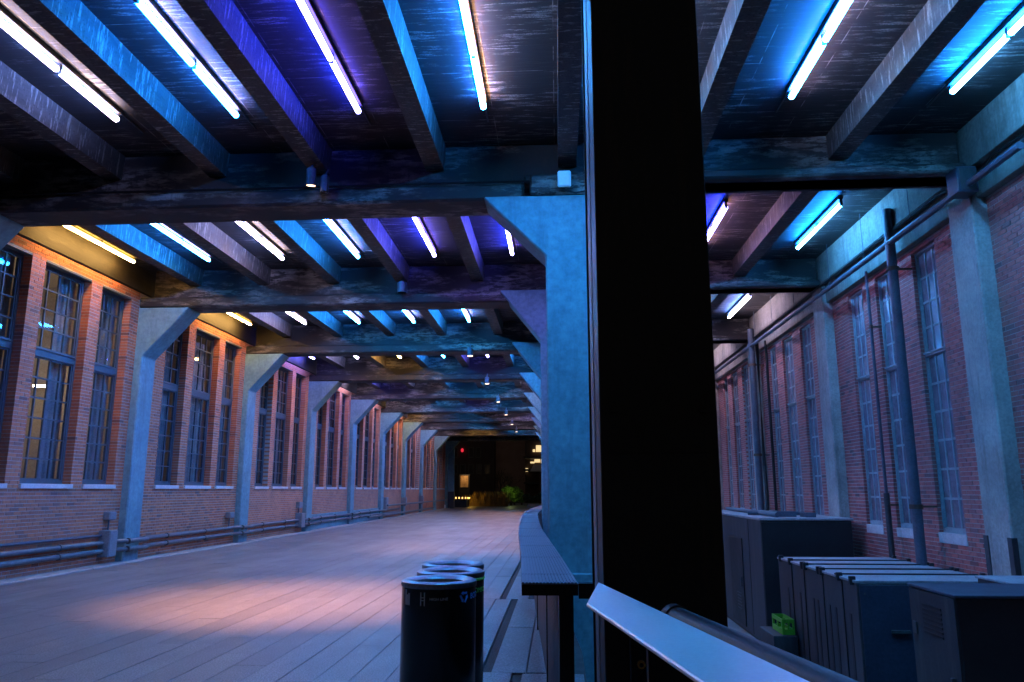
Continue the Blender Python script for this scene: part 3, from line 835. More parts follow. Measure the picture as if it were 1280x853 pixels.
m = MB(); m.box(CX0 + 0.03, CX1 - 0.03, CY0 - 0.006, CY0, 1.715, 1.725); part("weld_seam", m, M['blacksteel'], t)

# ------------------------------------------------------------------ guard rail with broad grating top
CL = [(-0.052, 4.36), (-0.13, 5.9), (-0.24, 7.86), (-0.38, 10.44), (-0.50, 13.5), (-0.61, 17.5), (-0.55, 22.0), (-0.37, 26.6), (-0.25, 32.0)]
def cl(s):
    n = len(CL) - 1; f = min(max(s, 0), 0.99999) * n; i = int(f); u = f - i
    p = [Vector(CL[max(min(j, n), 0)]) for j in (i - 1, i, i + 1, i + 2)]
    return 0.5 * ((2 * p[1]) + (-p[0] + p[2]) * u + (2 * p[0] - 5 * p[1] + 4 * p[2] - p[3]) * u * u + (-p[0] + 3 * p[1] - 3 * p[2] + p[3]) * u ** 3)
def cln(s):
    d = (cl(min(s + 0.002, 1)) - cl(max(s - 0.002, 0))).normalized(); return Vector((d.y, -d.x))
def strip(mb, s0, s1, a0, a1, z0, z1, n=3):
    rows = []
    for i in range(n + 1):
        s = s0 + (s1 - s0) * i / n; c = cl(s); nn = cln(s)
        q0, q1 = c + nn * a0, c + nn * a1
        rows.append([(q0.x, q0.y, z0), (q1.x, q1.y, z0), (q1.x, q1.y, z1), (q0.x, q0.y, z1)])
    vs = [p for r_ in rows for p in r_]; fs = [(0, 1, 2, 3), (n * 4 + 3, n * 4 + 2, n * 4 + 1, n * 4)]
    for i in range(n):
        for j in range(4): fs.append((i * 4 + j, i * 4 + (j + 1) % 4, i * 4 + 4 + (j + 1) % 4, i * 4 + 4 + j))
    mb.add(vs, fs)
t = thing("guard_rail", "curving guard rail with a broad ribbed metal top along the right edge of the passage", "railing", (-0.05, 4.36, 0))
TOPZ = CAM_H - 0.5
HW = 0.155
m = MB(); strip(m, 0, 1, -HW, HW, TOPZ - 0.07, TOPZ - 0.012, 48); part("top_board", m, M['black'], t)
segs = [0.0, 0.045, 0.13, 0.21, 0.29, 0.37, 0.45, 0.53, 0.61, 0.69, 0.77, 0.85, 0.93, 1.0]
for a, b in zip(segs, segs[1:]):
    m = MB(); nb = 16; wv = 2 * HW / nb
    for i in range(nb): strip(m, a + 0.0006, b - 0.0006, -HW + i * wv + 0.002, -HW + (i + 1) * wv - 0.005, TOPZ - 0.0115, TOPZ, 4)
    strip(m, a + 0.0004, b - 0.0004, -HW, HW, TOPZ - 0.0118, TOPZ - 0.006, 4)
    part("grating", m, M['grate'], t)
for s_ in (0.004, 0.16, 0.31, 0.46, 0.61, 0.76, 0.91):
    m = MB(); strip(m, s_, s_ + 0.004 if s_ > 0.01 else s_ + 0.006, 0.05, 0.13, -0.05 if s_ > 0.01 else -0.4, TOPZ - 0.071, 1); part("post", m, M['black'], t)
m = MB()
for i in range(26): strip(m, 0.02, 0.8, 0.06, 0.075, 0.06 + i * 0.035, 0.06 + i * 0.035 + 0.03, 30)
part("infill_panel", m, M['navy'], t)
m = MB(); m.box(0.105, 0.2, 4.36, 4.43, TOPZ - 0.085, TOPZ - 0.004); part("end_arm", m, M['black'], t)

# bright cap rail in front of the column, with a dark tube rail behind it
t = thing("cap_rail", "bright brushed metal cap rail slanting across the bottom right, in front of the black column", "railing", (0.3, 2.2, 0))
zc = CAM_H - 0.38
A, C_, B, D_ = Vector((0.159, 3.25)), Vector((0.094, 2.81)), Vector((0.159, 3.25)) + Vector((0.322, -1.585)) * 1.7, Vector((0.094, 2.81)) + Vector((0.21, -1.157)) * 1.9
m = MB()
q = [(A, 0.012), (C_, -0.012), (D_, -0.012), (B, 0.012)]
m.add([(p.x, p.y, zc + h - 0.014) for p, h in q] + [(p.x, p.y, zc + h) for p, h in q], [(0, 1, 2, 3), (7, 6, 5, 4), (0, 4, 5, 1), (1, 5, 6, 2), (2, 6, 7, 3), (3, 7, 4, 0)])
part("cap_plate", m, M['steel'], t, 0.004)
off = Vector((0.14, 0.03)); dr = Vector((0.21, -1.0))
m = MB(); q = [Vector((0.37, 2.78)) + dr * u for u in (0.0, 0.02, 0.05, 2.2)]
m.tube([(p.x, p.y, zc - 0.045) for p in q], [0.016, 0.034, 0.042, 0.042], 18); part("tube_rail", m, M['navy'], t, smooth=True)
m = MB(); q = [Vector((0.37, 2.78)) + dr * u for u in (0.06, 0.1)]; m.tube([(p.x, p.y, zc - 0.045) for p in q], 0.048, 18); part("sleeve", m, M['navy'], t)
for u in (0.25, 1.5):
    p = Vector((0.25, 2.8)) + dr * u
    part("post", MB().box(p.x - 0.03, p.x + 0.03, p.y - 0.03, p.y + 0.03, -0.4, zc - 0.015), M['blacksteel'], t)
t = thing("lock_plate", "small black lock plate with a round brass keyhole under the cap rail", "lock", (0.28, 3.28, 0.8))
part("plate", MB().box(0.28, 0.37, CY0 - 0.02, CY0 - 0.0005, 0.76, 0.98), M['black'], t, 0.006)
mk = MB(); mk.tube([(0.325, CY0 - 0.021, 0.87), (0.325, CY0 - 0.034, 0.87)], 0.016, 16); part("keyhole_ring", mk, M['brass'], t)
mk = MB(); mk.tube([(0.325, CY0 - 0.0345, 0.87), (0.325, CY0 - 0.038, 0.87)], 0.009, 12); part("keyhole", mk, M['black'], t)

# ------------------------------------------------------------------ bins
def bend_text(txt, size, ang0, zc_, r, mat, parent, cx, cy, name="lettering"):
    cu = bpy.data.curves.new("lettering_curve", 'FONT'); cu.body = txt; cu.size = size; cu.resolution_u = 3; cu.space_character = 1.05
    ob = bpy.data.objects.new("tmp", cu); COL.objects.link(ob)
    dg = bpy.context.evaluated_depsgraph_get(); dg.update()
    me = bpy.data.meshes.new_from_object(ob.evaluated_get(dg))
    bpy.data.objects.remove(ob)
    bm = bmesh.new(); bm.from_mesh(me)
    bmesh.ops.subdivide_edges(bm, edges=[e for e in bm.edges if e.calc_length() > 0.02], cuts=2)
    for v in bm.verts:
        a = ang0 + v.co.x / r
        v.co = Vector((cx + r * math.cos(a), cy + r * math.sin(a), zc_ + v.co.y))
    bm.to_mesh(me); bm.free(); me.materials.clear(); me.materials.append(mat)
    me.name = name
    return link(name, me, parent)
def bend_polys(polys, ang0, zc_, r, mat, parent, cx, cy, name):
    m = MB()
    for pl in polys:
        n = len(pl)
        vs = []
        for rr in (r, r - 0.003):
            for (u, v) in pl:
                a = ang0 + u / r; vs.append((cx + rr * math.cos(a), cy + rr * math.sin(a), zc_ + v))
        m.add(vs, [tuple(range(n))] + [(i, (i + 1) % n, n + (i + 1) % n, n + i) for i in range(n)])
    return part(name, m, mat, parent)
def rect(u0, u1, v0, v1): return [(u0, v0), (u1, v0), (u1, v1), (u0, v1)]
def bin_(label, cx, cy, H, rim, ring):
    r = 0.25
    t = thing("litter_bin", label, "bin", (cx, cy, 0), "black round litter bins standing in a row")
    part("body", MB().lathe([(0.0, 0.02), (r * 0.97, 0.02), (r, 0.03), (r, H - 0.045), (0.0, H - 0.045)], (cx, cy, 0), 64), M['black'], t, smooth=True)
    part("foot_ring", MB().lathe([(r * 0.8, 0.0), (r * 0.9, 0.0), (r * 0.9, 0.025), (r * 0.8, 0.025)], (cx, cy, 0), 40), M['channel'], t)
    part("lid", MB().lathe([(r + 0.004, H - 0.044), (r + 0.007, H - 0.03), (r + 0.004, H - 0.012), (r - 0.02, H), (r * 0.78, H - 0.004), (r * 0.66, H - 0.02), (r * 0.62, H - 0.05), (r * 0.6, H - 0.11)], (cx, cy, 0), 64), M['binlid'], t, smooth=True)
    part("opening", MB().lathe([(0.0, H - 0.1), (r * 0.6, H - 0.1)], (cx, cy, 0), 40), M['black'], t)
    if ring: part("colour_band", MB().lathe([(r + 0.003, H - 0.066), (r + 0.008, H - 0.064), (r + 0.008, H - 0.05), (r + 0.003, H - 0.046)], (cx, cy, 0), 64), ring, t)
    return t, r + 0.0015
H = CAM_H - 0.592
t1, r = bin_("frontmost black litter bin with a recycling symbol and blue print", -0.817, 5.355, H, None, None)
c1 = (-0.817, 5.355)
face = math.atan2(-c1[1], -c1[0])
bend_text("HIGH LINE", 0.0245, face - 0.245, H - 0.112, r, M['print_white'], t1, *c1)
bend_text("BOTTLES & CANS", 0.052, face + 0.97, H - 0.116, r, M['print_blue'], t1, *c1)
bend_polys([rect(0, 0.007, -0.042, 0.042), rect(0.026, 0.033, -0.042, 0.042), rect(0.0072, 0.0258, -0.011, -0.006), rect(0.0072, 0.0258, 0.006, 0.011)], face - 0.5, H - 0.105, r, M['print_white'], t1, *c1, "logo_mark")
bend_polys([rect(0, 0.012, -0.045, 0.05), rect(0.014, 0.03, -0.045, 0.02), rect(0.034, 0.05, -0.045, 0.03)], face - 1.06, H - 0.105, r, M['print_white'], t1, *c1, "bar_icon")
tri = []
for q in range(3):
    a = q * 2 * math.pi / 3 + math.pi / 2
    def rot(u, v, a=a): return (u * math.cos(a) - v * math.sin(a), u * math.sin(a) + v * math.cos(a))
    tri.append([rot(*p) for p in ((0.016, -0.026), (0.03, -0.026), (0.03, 0.008), (0.016, 0.008))])
    tri.append([rot(*p) for p in ((0.01, 0.008), (0.037, 0.008), (0.023, 0.026))])
bend_polys(tri, face + 0.72, H - 0.098, r, M['print_blue'], t1, *c1, "recycling_symbol")
t2, r = bin_("middle black litter bin with a green band and green print", -0.818, 5.94, H, None, M['print_green'])
c2 = (-0.818, 5.94); f2 = math.atan2(-c2[1], -c2[0])
bend_text("COMPOST", 0.05, f2 + 0.62, H - 0.15, r, M['print_green'], t2, *c2)
t3, r = bin_("rearmost black litter bin with a plain lid", -0.875, 6.48, H, None, None)

# ------------------------------------------------------------------ conduits and boxes along the left wall
for z_, r_, lab in ((0.30, 0.05, "lower thick grey conduit running along the foot of the left brick wall"), (0.47, 0.05, "upper thick grey conduit running along the foot of the left brick wall")):
    m = MB(); path = [(LW + 0.1, 11.0, z_)]
    for k in range(1, 6):
        b = lbase(k); path += [(LW + 0.1, b - 0.3, z_), (LW + 0.3, b - 0.05, z_), (LW + 0.3, b + 0.7, z_), (LW + 0.1, b + 0.95, z_)]
    path.append((LW + 0.1, lbase(6) - 1, z_))
    m.tube(path, r_, 10)
    t = thing("wall_conduit", lab, "conduit", (LW + 0.1, 11, z_), "grey conduits along the foot of the left wall")
    part("conduit_run", m, M['pipe'], t, smooth=True)
    for i in range(14):
        yy = 12.4 + i * 2.03
        xo = 0.1
        for k in range(1, 6):
            if lbase(k) - 0.2 < yy < lbase(k) + 0.85: xo = 0.3
        part("clamp", MB().tube([(LW + xo, yy, z_), (LW + xo, yy + 0.06, z_)], r_ * 1.3, 10), M['channel'], t)
m = MB(); m.tube([(LW + 0.06, 11, 0.62), (LW + 0.06, 15.85, 0.62)], 0.028, 8)
tag(part("thin_conduit", m, M['darkpipe'], None, smooth=True), "thin dark conduit above the thick ones, ending at the tall grey box", "conduit")
def wbox(label, y, z0, z1, w, d, stalk=None):
    t = thing("junction_box", label, "box", (LW, y, z0), "grey junction boxes on the left wall")
    part("case", MB().box(LW + 0.0, LW + d, y, y + w, z0, z1), M['boxgrey'], t, 0.01)
    part("cover", MB().box(LW + d + 0.0005, LW + d + 0.012, y + 0.015, y + w - 0.015, z0 + 0.015, z1 - 0.015), M['boxgrey'], t, 0.003)
    if stalk: part("stalk", MB().tube([(LW + 0.06, y + w / 2, stalk), (LW + 0.06, y + w / 2, z0)], 0.018, 6), M['darkpipe'], t)
wbox("tall grey box interrupting the conduits in front of the nearest left pillar", 15.85, 0.18, 0.72, 0.3, 0.24)
wbox("small outlet box on a stalk above the tall grey box", 15.95, 0.93, 1.1, 0.25, 0.14, 0.7)
wbox("small outlet box on a stalk just before the second left pillar", 22.0, 0.75, 0.92, 0.3, 0.14, 0.5)
wbox("grey box interrupting the conduits before the third left pillar", 28.0, 0.2, 0.72, 0.4, 0.24)
wbox("small outlet box on a stalk before the third left pillar", 28.0, 0.9, 1.12, 0.35, 0.14, 0.7)
wbox("tall grey cabinet box after the fifth left pillar", 41.9, 0.5, 1.15, 0.5, 0.25)
wbox("grey box at the sixth left pillar", 47.0, 0.6, 1.1, 0.4, 0.3)
wbox("grey box at the seventh left pillar", 53.0, 0.6, 1.15, 0.4, 0.3)
m = MB(); m.tube([(LW + 0.3, 42.0, 0.72), (LW + 0.3, 64.5, 0.72)], 0.05, 8); m.tube([(LW + 0.25, 38, 0.22), (LW + 0.25, 58, 0.22)], 0.06, 8)
tag(part("far_conduit", m, M['pipe'], None, smooth=True), "pair of far grey pipes along the left wall near the exit", "pipe")

# ------------------------------------------------------------------ cabinets in the yard
t = thing("equipment_cabinet", "tall black cabinet with a narrow side door and flat roof, farthest of the yard cabinets", "cabinet", (4.0, 14.5, YARD))
X0, X1, Y0, Y1, ZT = 4.0, 5.78, 15.8, 21.8, CAM_H - 0.6
part("body", MB().box(X0, X1, Y0, Y1, YARD + 0.05, ZT), M['unit'], t, 0.012)
part("plinth", MB().box(X0 + 0.02, X1 - 0.02, Y0 + 0.02, Y1, YARD, YARD + 0.049), M['unit_dark'], t)
part("front_panel", MB().box(X0 + 0.015, X1 - 0.015, Y0 - 0.02, Y0 - 0.001, YARD + 0.07, ZT - 0.04), M['unit_dark'], t, 0.004)
part("roof_edge", MB().box(X0 - 0.03, X1 + 0.03, Y0 - 0.04, Y1, ZT + 0.001, ZT + 0.05), M['roofmetal'], t, 0.008)
d = part("door", MB().box(X0 - 0.022, X0 - 0.001, 17.4, 18.6, YARD + 0.12, 0.52), M['unit_dark'], t, 0.006)
part("handle", MB().box(X0 - 0.06, X0 - 0.023, 17.48, 17.53, -0.5, -0.3), M['channel'], d)
m = MB()
for i in range(6): m.box(X0 - 0.035, X0 - 0.023, 17.6, 18.0, YARD + 0.44 + i * 0.065, YARD + 0.46 + i * 0.065)
part("vent", m, M['channel'], d)
m = MB()
for yy in (16.8, 19.4, 20.5): m.box(X0 - 0.008, X0 - 0.0005, yy, yy + 0.02, YARD + 0.08, ZT - 0.02)
part("seam_strip", m, M['unit_dark'], t)
m = MB(); m.tube([(4.4, 16.0, ZT + 0.1), (4.6, 21.6, ZT + 0.1)], 0.05, 8); m.tube([(4.2, 17.6, ZT + 0.09), (5.4, 17.5, ZT + 0.09)], 0.04, 8)
m.box(4.5, 4.9, 16.4, 16.7, ZT + 0.051, ZT + 0.16); m.box(5.0, 5.2, 16.1, 16.5, ZT + 0.051, ZT + 0.14)
part("roof_pipework", m, M['darkpipe'], t)

t = thing("equipment_cabinet", "long charcoal cabinet with slotted side and pale panelled lid, middle of the yard cabinets", "cabinet", (3.78, 9.7, YARD))
X0, X1, Y0, Y1, ZT = 3.87, 5.78, 10.6, 14.2, CAM_H - 1.2
part("body", MB().box(X0, X1, Y0, Y1, YARD + 0.04, ZT), M['unit'], t, 0.01)
part("front_panel", MB().box(X0 + 0.03, X1 - 0.03, Y0 - 0.02, Y0 - 0.001, YARD + 0.06, ZT - 0.02), M['unit_blue'], t, 0.004)
for xx in (X0 + 0.5, X1 - 0.5):
    part("handle", MB().box(xx - 0.12, xx + 0.12, Y0 - 0.06, Y0 - 0.021, -0.25, -0.21), M['channel'], t, 0.006)
for xx in (X0 + 0.08, X0 + 0.7, X1 - 0.7, X1 - 0.1):
    part("rivet", MB().box(xx, xx + 0.025, Y0 - 0.028, Y0 - 0.0205, 0.22, 0.245), M['channel'], t)
for i in range(5):
    ya = Y0 + i * 0.72
    part("lid_panel", MB().box(X0 - 0.02, X1, ya + 0.006, ya + 0.714, ZT + 0.001, ZT + 0.035), M['roofmetal'], t, 0.006)
m = MB()
for i in range(1, 5): m.box(X0 - 0.02, X1, Y0 + i * 0.72 - 0.02, Y0 + i * 0.72 + 0.02, ZT + 0.0355, ZT + 0.055)
part('lid_ridge', m, M['unit'], t)
for i, yy in enumerate((10.85, 11.4, 11.65, 12.15, 12.35, 13.0, 13.65)):
    part("slot", MB().box(X0 - 0.006, X0 + 0.01, yy, yy + 0.07, YARD + 0.35, ZT - 0.42), M['unit_dark'], t)
m = MB()
for yy in (11.1, 11.88, 12.75, 13.4): m.box(X0 - 0.012, X0 - 0.0005, yy, yy + 0.025, YARD + 0.05, ZT - 0.01)
part("seam_strip", m, M['unit_dark'], t)
for yy in (10.68, 11.15, 11.85, 11.98, 12.6, 12.75, 13.4, 13.95):
    part("latch", MB().box(X0 - 0.05, X0 + 0.03, yy, yy + 0.06, ZT - 0.03, ZT + 0.08), M['unit_dark'], t, 0.008)
    part("latch", MB().box(X1 - 0.03, X1 + 0.03, yy, yy + 0.06, ZT - 0.02, ZT + 0.08), M['unit_dark'], t, 0.008)

t = thing("equipment_cabinet", "plain black cabinet with a flat blue grey top, nearest of the yard cabinets", "cabinet", (3.72, 7.1, YARD))
part("body", MB().box(3.82, 5.7, 7.92, 8.9, YARD, CAM_H - 1.03), M['unit_dark'], t, 0.01)
part("side_panel", MB().box(3.80, 3.819, 7.93, 8.89, YARD + 0.02, CAM_H - 1.04), M['unit'], t)
part("top_panel", MB().box(3.8, 5.72, 7.9, 8.92, CAM_H - 1.029, CAM_H - 1.0), M['unit_blue'], t, 0.006)
for zz in (YARD + 0.4, YARD + 1.5):
    part("hinge", MB().box(3.785, 3.7995, 8.76, 8.84, zz, zz + 0.12), M['channel'], t, 0.003)
part("handle", MB().box(3.75, 3.7995, 8.02, 8.06, -0.45, -0.22), M['channel'], t, 0.006)
m = MB()
for i in range(7): m.box(3.792, 3.7995, 8.2, 8.6, 0.1 + i * 0.045, 0.122 + i * 0.045)
part("vent", m, M['unit_dark'], t)
t = thing("electrical_box", "low grey topped box by the wall behind the nearest yard cabinet", "cabinet", (4.9, 8.3, YARD))
part("body", MB().box(5.05, 5.8, 9.0, 9.9, YARD, CAM_H - 1.05), M['unit'], t, 0.01)
part("top_panel", MB().box(5.03, 5.81, 8.98, 9.92, CAM_H - 1.049, CAM_H - 1.02), M['roofmetal'], t, 0.006)
def crate(label, x, y, z, w, d_, h):
    t = thing("crate", label, "crate", (x, y, z), "green plastic crates in the yard")
    part("base", MB().box(x, x + w, y, y + d_, z, z + 0.03), M['green'], t)
    for nm, a in (("side", (x, x + 0.02, y, y + d_)), ("side", (x + w - 0.02, x + w, y, y + d_)), ("end", (x + 0.021, x + w - 0.021, y, y + 0.02)), ("end", (x + 0.021, x + w - 0.021, y + d_ - 0.02, y + d_))):
        m = MB(); m.box(*a, z + 0.031, z + h * 0.35); m.box(*a, z + h * 0.75, z + h)
        for u in (0.0, 0.45, 0.92):
            if a[1] - a[0] < 0.03: yy = a[2] + (a[3] - a[2]) * u; m.box(a[0], a[1], yy, yy + 0.08 * d_, z + h * 0.351, z + h * 0.749)
            else: xx = a[0] + (a[1] - a[0]) * u; m.box(xx, xx + 0.08 * w, a[2], a[3], z + h * 0.351, z + h * 0.749)
        part(nm, m, M['green'], t)
t = thing("low_box", "low dark box carrying a green crate beside the slotted cabinet", "box", (3.35, 12.4, YARD))
part("body", MB().box(3.45, 3.83, 13.2, 14.1, YARD + 0.03, YARD + 0.68), M['unit'], t, 0.01); part("foot", MB().box(3.5, 3.8, 13.25, 14.05, YARD, YARD + 0.029), M['unit_dark'], t)
crate("green plastic crate on the low dark box beside the slotted cabinet", 3.62, 13.3, YARD + 0.682, 0.2, 0.6, 0.24)
t = thing("low_box", "low dark box half hidden behind the cap rail, carrying a green crate", "box", (3.1, 8.7, YARD))
part("body", MB().box(3.2, 3.75, 9.0, 9.9, YARD + 0.03, YARD + 0.5), M['unit'], t, 0.01); part("foot", MB().box(3.25, 3.7, 9.05, 9.85, YARD, YARD + 0.029), M['unit_dark'], t)
crate("green plastic crate behind the cap rail at the bottom edge", 3.3, 9.1, YARD + 0.502, 0.4, 0.6, 0.24)

# ------------------------------------------------------------------ beyond the far exit
def facade(label, x0, x1, y, z1, mat, wins, wmat, name="office_building", depth=12):
    t = thing(name, label, "building", ((x0 + x1) / 2, y, -0.1))
    part("wall", MB().box(x0, x1, y, y + depth, -0.1, z1), mat, t)
    for (xa, xb, za, zb_) in wins:
        f = MB(); e = 0.12
        f.box(xa - e, xb + e, y - 0.08, y - 0.001, za - e, za); f.box(xa - e, xb + e, y - 0.08, y - 0.001, zb_, zb_ + e)
        f.box(xa - e, xa, y - 0.08, y - 0.001, za, zb_); f.box(xb, xb + e, y - 0.08, y - 0.001, za, zb_)
        w = part("window", f, M['channel'], t)
        part("pane", MB().box(xa, xb, y - 0.04, y - 0.002, za, zb_), wmat, w)
    return t
FY = 100
fx = lambda px, y: (px - 698) * y / 950.0
fz = lambda py, y: CAM_H + (612 - py) * y / 950.0
wins = [(fx(p, FY), fx(p + 5, FY), fz(572, FY), fz(561, FY)) for p in (568, 588, 597)] + [(fx(p, FY), fx(p + 5, FY), fz(592, FY), fz(582, FY)) for p in (568, 578, 588, 598, 608)]
b1 = facade("dark facade with faint windows beyond the far exit", fx(540, FY), fx(619.5, FY), FY, 22, M['farwall'], wins, M['darkglass'])
o = part("red_lamp", MB().lathe([(0, -0.25), (0.16, -0.17), (0.18, 0.1), (0.08, 0.25), (0, 0.26)], (fx(579.5, FY), FY - 0.3, fz(564, FY)), 14), emit_mat("red_glow", (1.0, 0.03, 0.06), 0.7), None, smooth=True)
tag(o, "small glowing red lamp on the dark facade beyond the exit", "lamp")
b2 = facade("brown brick facade right of the dark one beyond the far exit", fx(620, FY), fx(657, FY), FY + 1, 20, M['farwall2'], [], M['darkglass'])
t = thing("terrace_building", "dark terraced building with warm lit storeys at the right of the far exit", "building", (fx(668, 92), 92, -0.1))
part("wall", MB().box(fx(657.5, 95), fx(720, 95), 95, 104, -0.1, 25), M['farwall'], t)
for py, h, xa in ((567, 4, 668), (582, 3, 664), (598, 6, 658)):
    part("balcony", MB().box(fx(656, 92), fx(700, 92), 91, 95, fz(py + 7, 92), fz(py + 5, 92)), M['unit_dark'], t)
WL = emit_mat("warm_window_glow", (1.0, 0.74, 0.36), 0.8)
for (xa, xb, ya, yb_) in ((667, 670, 563, 566), (671, 678, 558, 566), (679, 690, 559, 565), (664, 669, 578, 580), (669, 676, 574, 579), (677, 686, 573, 580), (658, 661, 586, 590)):
    part("lit_window", MB().box(fx(xa, 94.8), fx(xb, 94.8), 94.7, 94.95, fz(yb_, 94.8), fz(ya, 94.8)), WL, t)
part("canopy", MB().prism([(fx(664, 91), fz(590, 91)), (fx(690, 91), fz(590, 91)), (fx(690, 91), fz(582, 91)), (fx(668, 91), fz(582, 91))], 'y', 90.2, 90.9), M['sill'], t)
part("post", MB().box(fx(675, 90), fx(677, 90), 89.8, 90.1, 0, fz(590, 90)), M['rust'], t)

# lit notice board, planter, bush, grasses, bare tree, bench
t = thing("notice_board", "tall lit mottled notice board beyond the far exit", "sign", (fx(582, 84), 84, 0))
part("panel", MB().box(fx(577.5, 84), fx(587, 84), 84, 84.1, fz(609, 84), fz(595, 84)), mottled("mottled_poster", (0.35, 0.18, 0.06), (0.75, 0.5, 0.22), 2.5, 0.6), t)
part("frame", MB().box(fx(575.5, 84), fx(588.5, 84), 84.11, 84.25, -0.1, fz(593.5, 84)), M['unit_dark'], t)
ld = bpy.data.lights.new("board_lamp", 'AREA'); ld.energy = 12; ld.color = (1, 0.62, 0.3); ld.size = 0.5
lo = link("board_lamp", ld, t, (fx(582, 83), 83.0, fz(591, 83))); lo.rotation_euler = Vector((0, 1, -1.2)).to_track_quat('-Z', 'Y').to_euler()
t = thing("planter", "dark box planter with small candle lights at the far left exit", "planter", (fx(577, 70), 70, 0))
part("box", MB().box(fx(569, 70), fx(585, 70), 70, 71.4, -0.1, fz(624, 70)), M['unit_blue'], t, 0.03)
part("rim", MB().box(fx(568.5, 70), fx(585.5, 70), 69.96, 71.44, fz(624, 70) + 0.001, fz(623, 70)), M['unit_dark'], t)
CA = emit_mat("candle_glow", (1.0, 0.5, 0.15), 2.5)
for p in (572, 576, 580, 584):
    part("candle", MB().lathe([(0, 0), (0.05, 0), (0.06, 0.1), (0.03, 0.16), (0, 0.17)], (fx(p, 70.4), 70.4, fz(623, 70.4)), 10), CA, t)
t = thing("white_box", "small pale box on the ground by the far left exit", "box", (fx(557, 66), 65, 0))
part("body", MB().box(fx(555.5, 65), fx(559, 65), 65, 65.3, 0.0, 0.28), M['whitebox'], t, 0.02); part("lid", MB().box(fx(555.3, 65), fx(559.2, 65), 64.98, 65.32, 0.281, 0.31), M['whitebox'], t)
def leafball(mb, c, rad, n, size, squash=1.0):
    for _ in range(n):
        u = Vector((random.gauss(0, 1), random.gauss(0, 1), random.gauss(0, 1))).normalized() * (random.random() ** 0.45)
        p = Vector(c) + Vector((u.x * rad[0], u.y * rad[1], u.z * rad[2]))
        a = Vector((random.uniform(-1, 1), random.uniform(-1, 1), random.uniform(-1, 1))).normalized()
        b = a.orthogonal().normalized(); s_ = size * random.uniform(0.6, 1.4)
        mb.add([p - a * s_, p + b * s_ * 0.45, p + a * s_, p - b * s_ * 0.45], [(0, 1, 2, 3)])
t = thing("shrub", "bright green lit shrub beyond the far exit", "shrub", (fx(640, 78), 78, 0))
m = MB()
for (px, py, rr) in ((633, 613, 0.45), (637, 611, 0.4), (641, 614, 0.5), (646, 612, 0.45), (650, 616, 0.5), (630, 620, 0.5), (637, 621, 0.6), (645, 622, 0.6), (652, 623, 0.5)): leafball(m, (fx(px, 78), 78 + random.uniform(-0.4, 0.4), fz(py, 78)), (rr, rr, rr * 0.8), 150, 0.12)
part("foliage", m, M['leaf'], t)
m = MB()
for px in (634, 640, 646): m.tube([(fx(640, 78), 78, -0.1), (fx(px, 78), 78, fz(613, 78))], [0.05, 0.02], 6)
part("stem", m, M['bark'], t)
ld = bpy.data.lights.new("garden_lamp", 'POINT'); ld.energy = 14; ld.color = (0.85, 1.0, 0.35); ld.shadow_soft_size = 0.1
link("garden_lamp", ld, t, (fx(639, 77), 76.6, fz(612, 77)))
t = thing("grass_bed", "bed of dry ornamental grasses lit yellow at one end, beyond the far exit", "grasses", (fx(615, 76), 76, 0))
m = MB()
for _ in range(1500):
    px = random.uniform(583, 636); yy = random.uniform(74, 78); x_ = fx(px, yy); h = random.uniform(0.6, 1.5) * (1.0 if px > 597 else 0.8)
    lx, ly = random.uniform(-0.35, 0.35), random.uniform(-0.3, 0.3)
    m.add([(x_ - 0.02, yy, -0.1), (x_ + 0.02, yy, -0.1), (x_ + lx * 0.5 + 0.012, yy + ly * 0.5, h * 0.7), (x_ + lx, yy + ly, h)], [(0, 1, 2), (0, 2, 3)])
o = part("grass_blades", m, M['straw'], t, kind="stuff")
part("bed_edge", MB().box(fx(583, 74), fx(636, 74), 73.7, 73.9, -0.1, 0.02), M['rust'], t)
t = thing("bollard_lamp", "low garden lamp throwing yellow light over the dry grasses", "lamp", (fx(588, 73), 73, 0))
part("post", MB().box(fx(587, 73), fx(588.4, 73), 73, 73.1, -0.1, 0.75), M['unit_dark'], t); part("head", MB().box(fx(586.6, 73), fx(588.9, 73), 72.97, 73.13, 0.751, 0.84), emit_mat("yellow_lamp_glow", (1, 0.6, 0.1), 6), t)
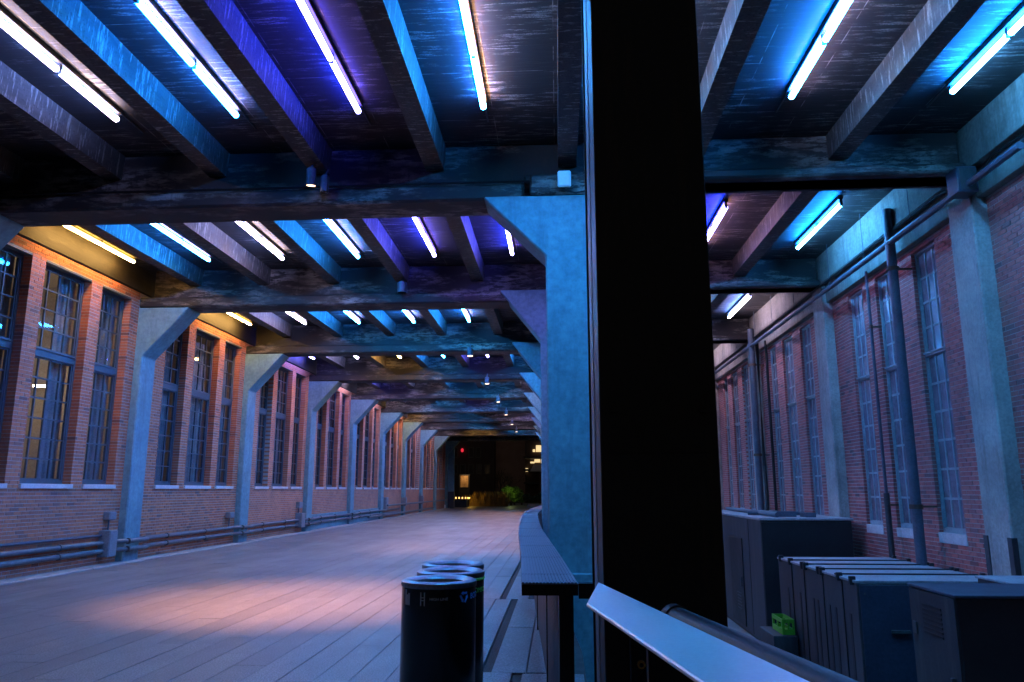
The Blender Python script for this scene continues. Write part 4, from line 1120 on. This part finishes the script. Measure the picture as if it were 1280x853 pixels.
ld = bpy.data.lights.new("bollard_beam", 'POINT'); ld.energy = 18; ld.color = (1.0, 0.55, 0.06); ld.shadow_soft_size = 0.08
link("bollard_beam", ld, t, (fx(590, 73), 73.2, 0.9))
t = thing("bare_tree", "bare many branched small tree among the grasses beyond the far exit", "tree", (fx(628, 80), 80, 0))
m = MB(); tw = MB()
base = Vector((fx(628, 80), 80, -0.1))
def branch(p, d, ln, r_, depth):
    q = p + d * ln
    (m if depth > 2 else tw).tube([p, p + d * ln * 0.5 + Vector((random.uniform(-.04, .04), random.uniform(-.04, .04), 0)), q], [r_, r_ * 0.8, r_ * 0.6], 5 if depth > 2 else 3)
    if depth == 0: return
    for _ in range(3):
        nd = (d + Vector((random.uniform(-.75, .75), random.uniform(-.75, .75), random.uniform(-.2, .45)))).normalized()
        branch(q, nd, ln * random.uniform(0.6, 0.85), r_ * 0.6, depth - 1)
for _ in range(4): branch(base, Vector((random.uniform(-.5, .5), random.uniform(-.3, .3), 1)).normalized(), 1.1, 0.07, 5)
part("trunk", m, M['bark'], t); part("twigs", tw, M['bark'], t, kind="stuff")
t = thing("shrub", "dull green plants at the far right exit, above a pale planter edge", "shrub", (fx(668, 70), 70, 0))
m = MB()
for (px, py, rr) in ((660, 622, 0.5), (666, 624, 0.45), (672, 622, 0.4), (677, 619, 0.3)): leafball(m, (fx(px, 70), 70, fz(py, 70)), (rr, rr, rr * 0.8), 120, 0.12)
part("foliage", m, M['dull_leaf'], t); part("planter_edge", MB().box(fx(660, 69), fx(685, 69), 69, 70.6, -0.1, fz(629, 69)), M['kerb'], t, 0.03)
t = thing("bench", "low timber bench beyond the far exit in front of the terraced building", "bench", (fx(650, 82), 82, 0))
part("seat", MB().box(fx(641, 82), fx(656, 82), 82, 82.6, fz(625, 82), fz(624, 82)), M['rust'], t); part("leg", MB().box(fx(643, 82), fx(645, 82), 82.1, 82.5, -0.1, fz(625, 82)), M['rust'], t); part("leg", MB().box(fx(652, 82), fx(654, 82), 82.1, 82.5, -0.1, fz(625, 82)), M['rust'], t)
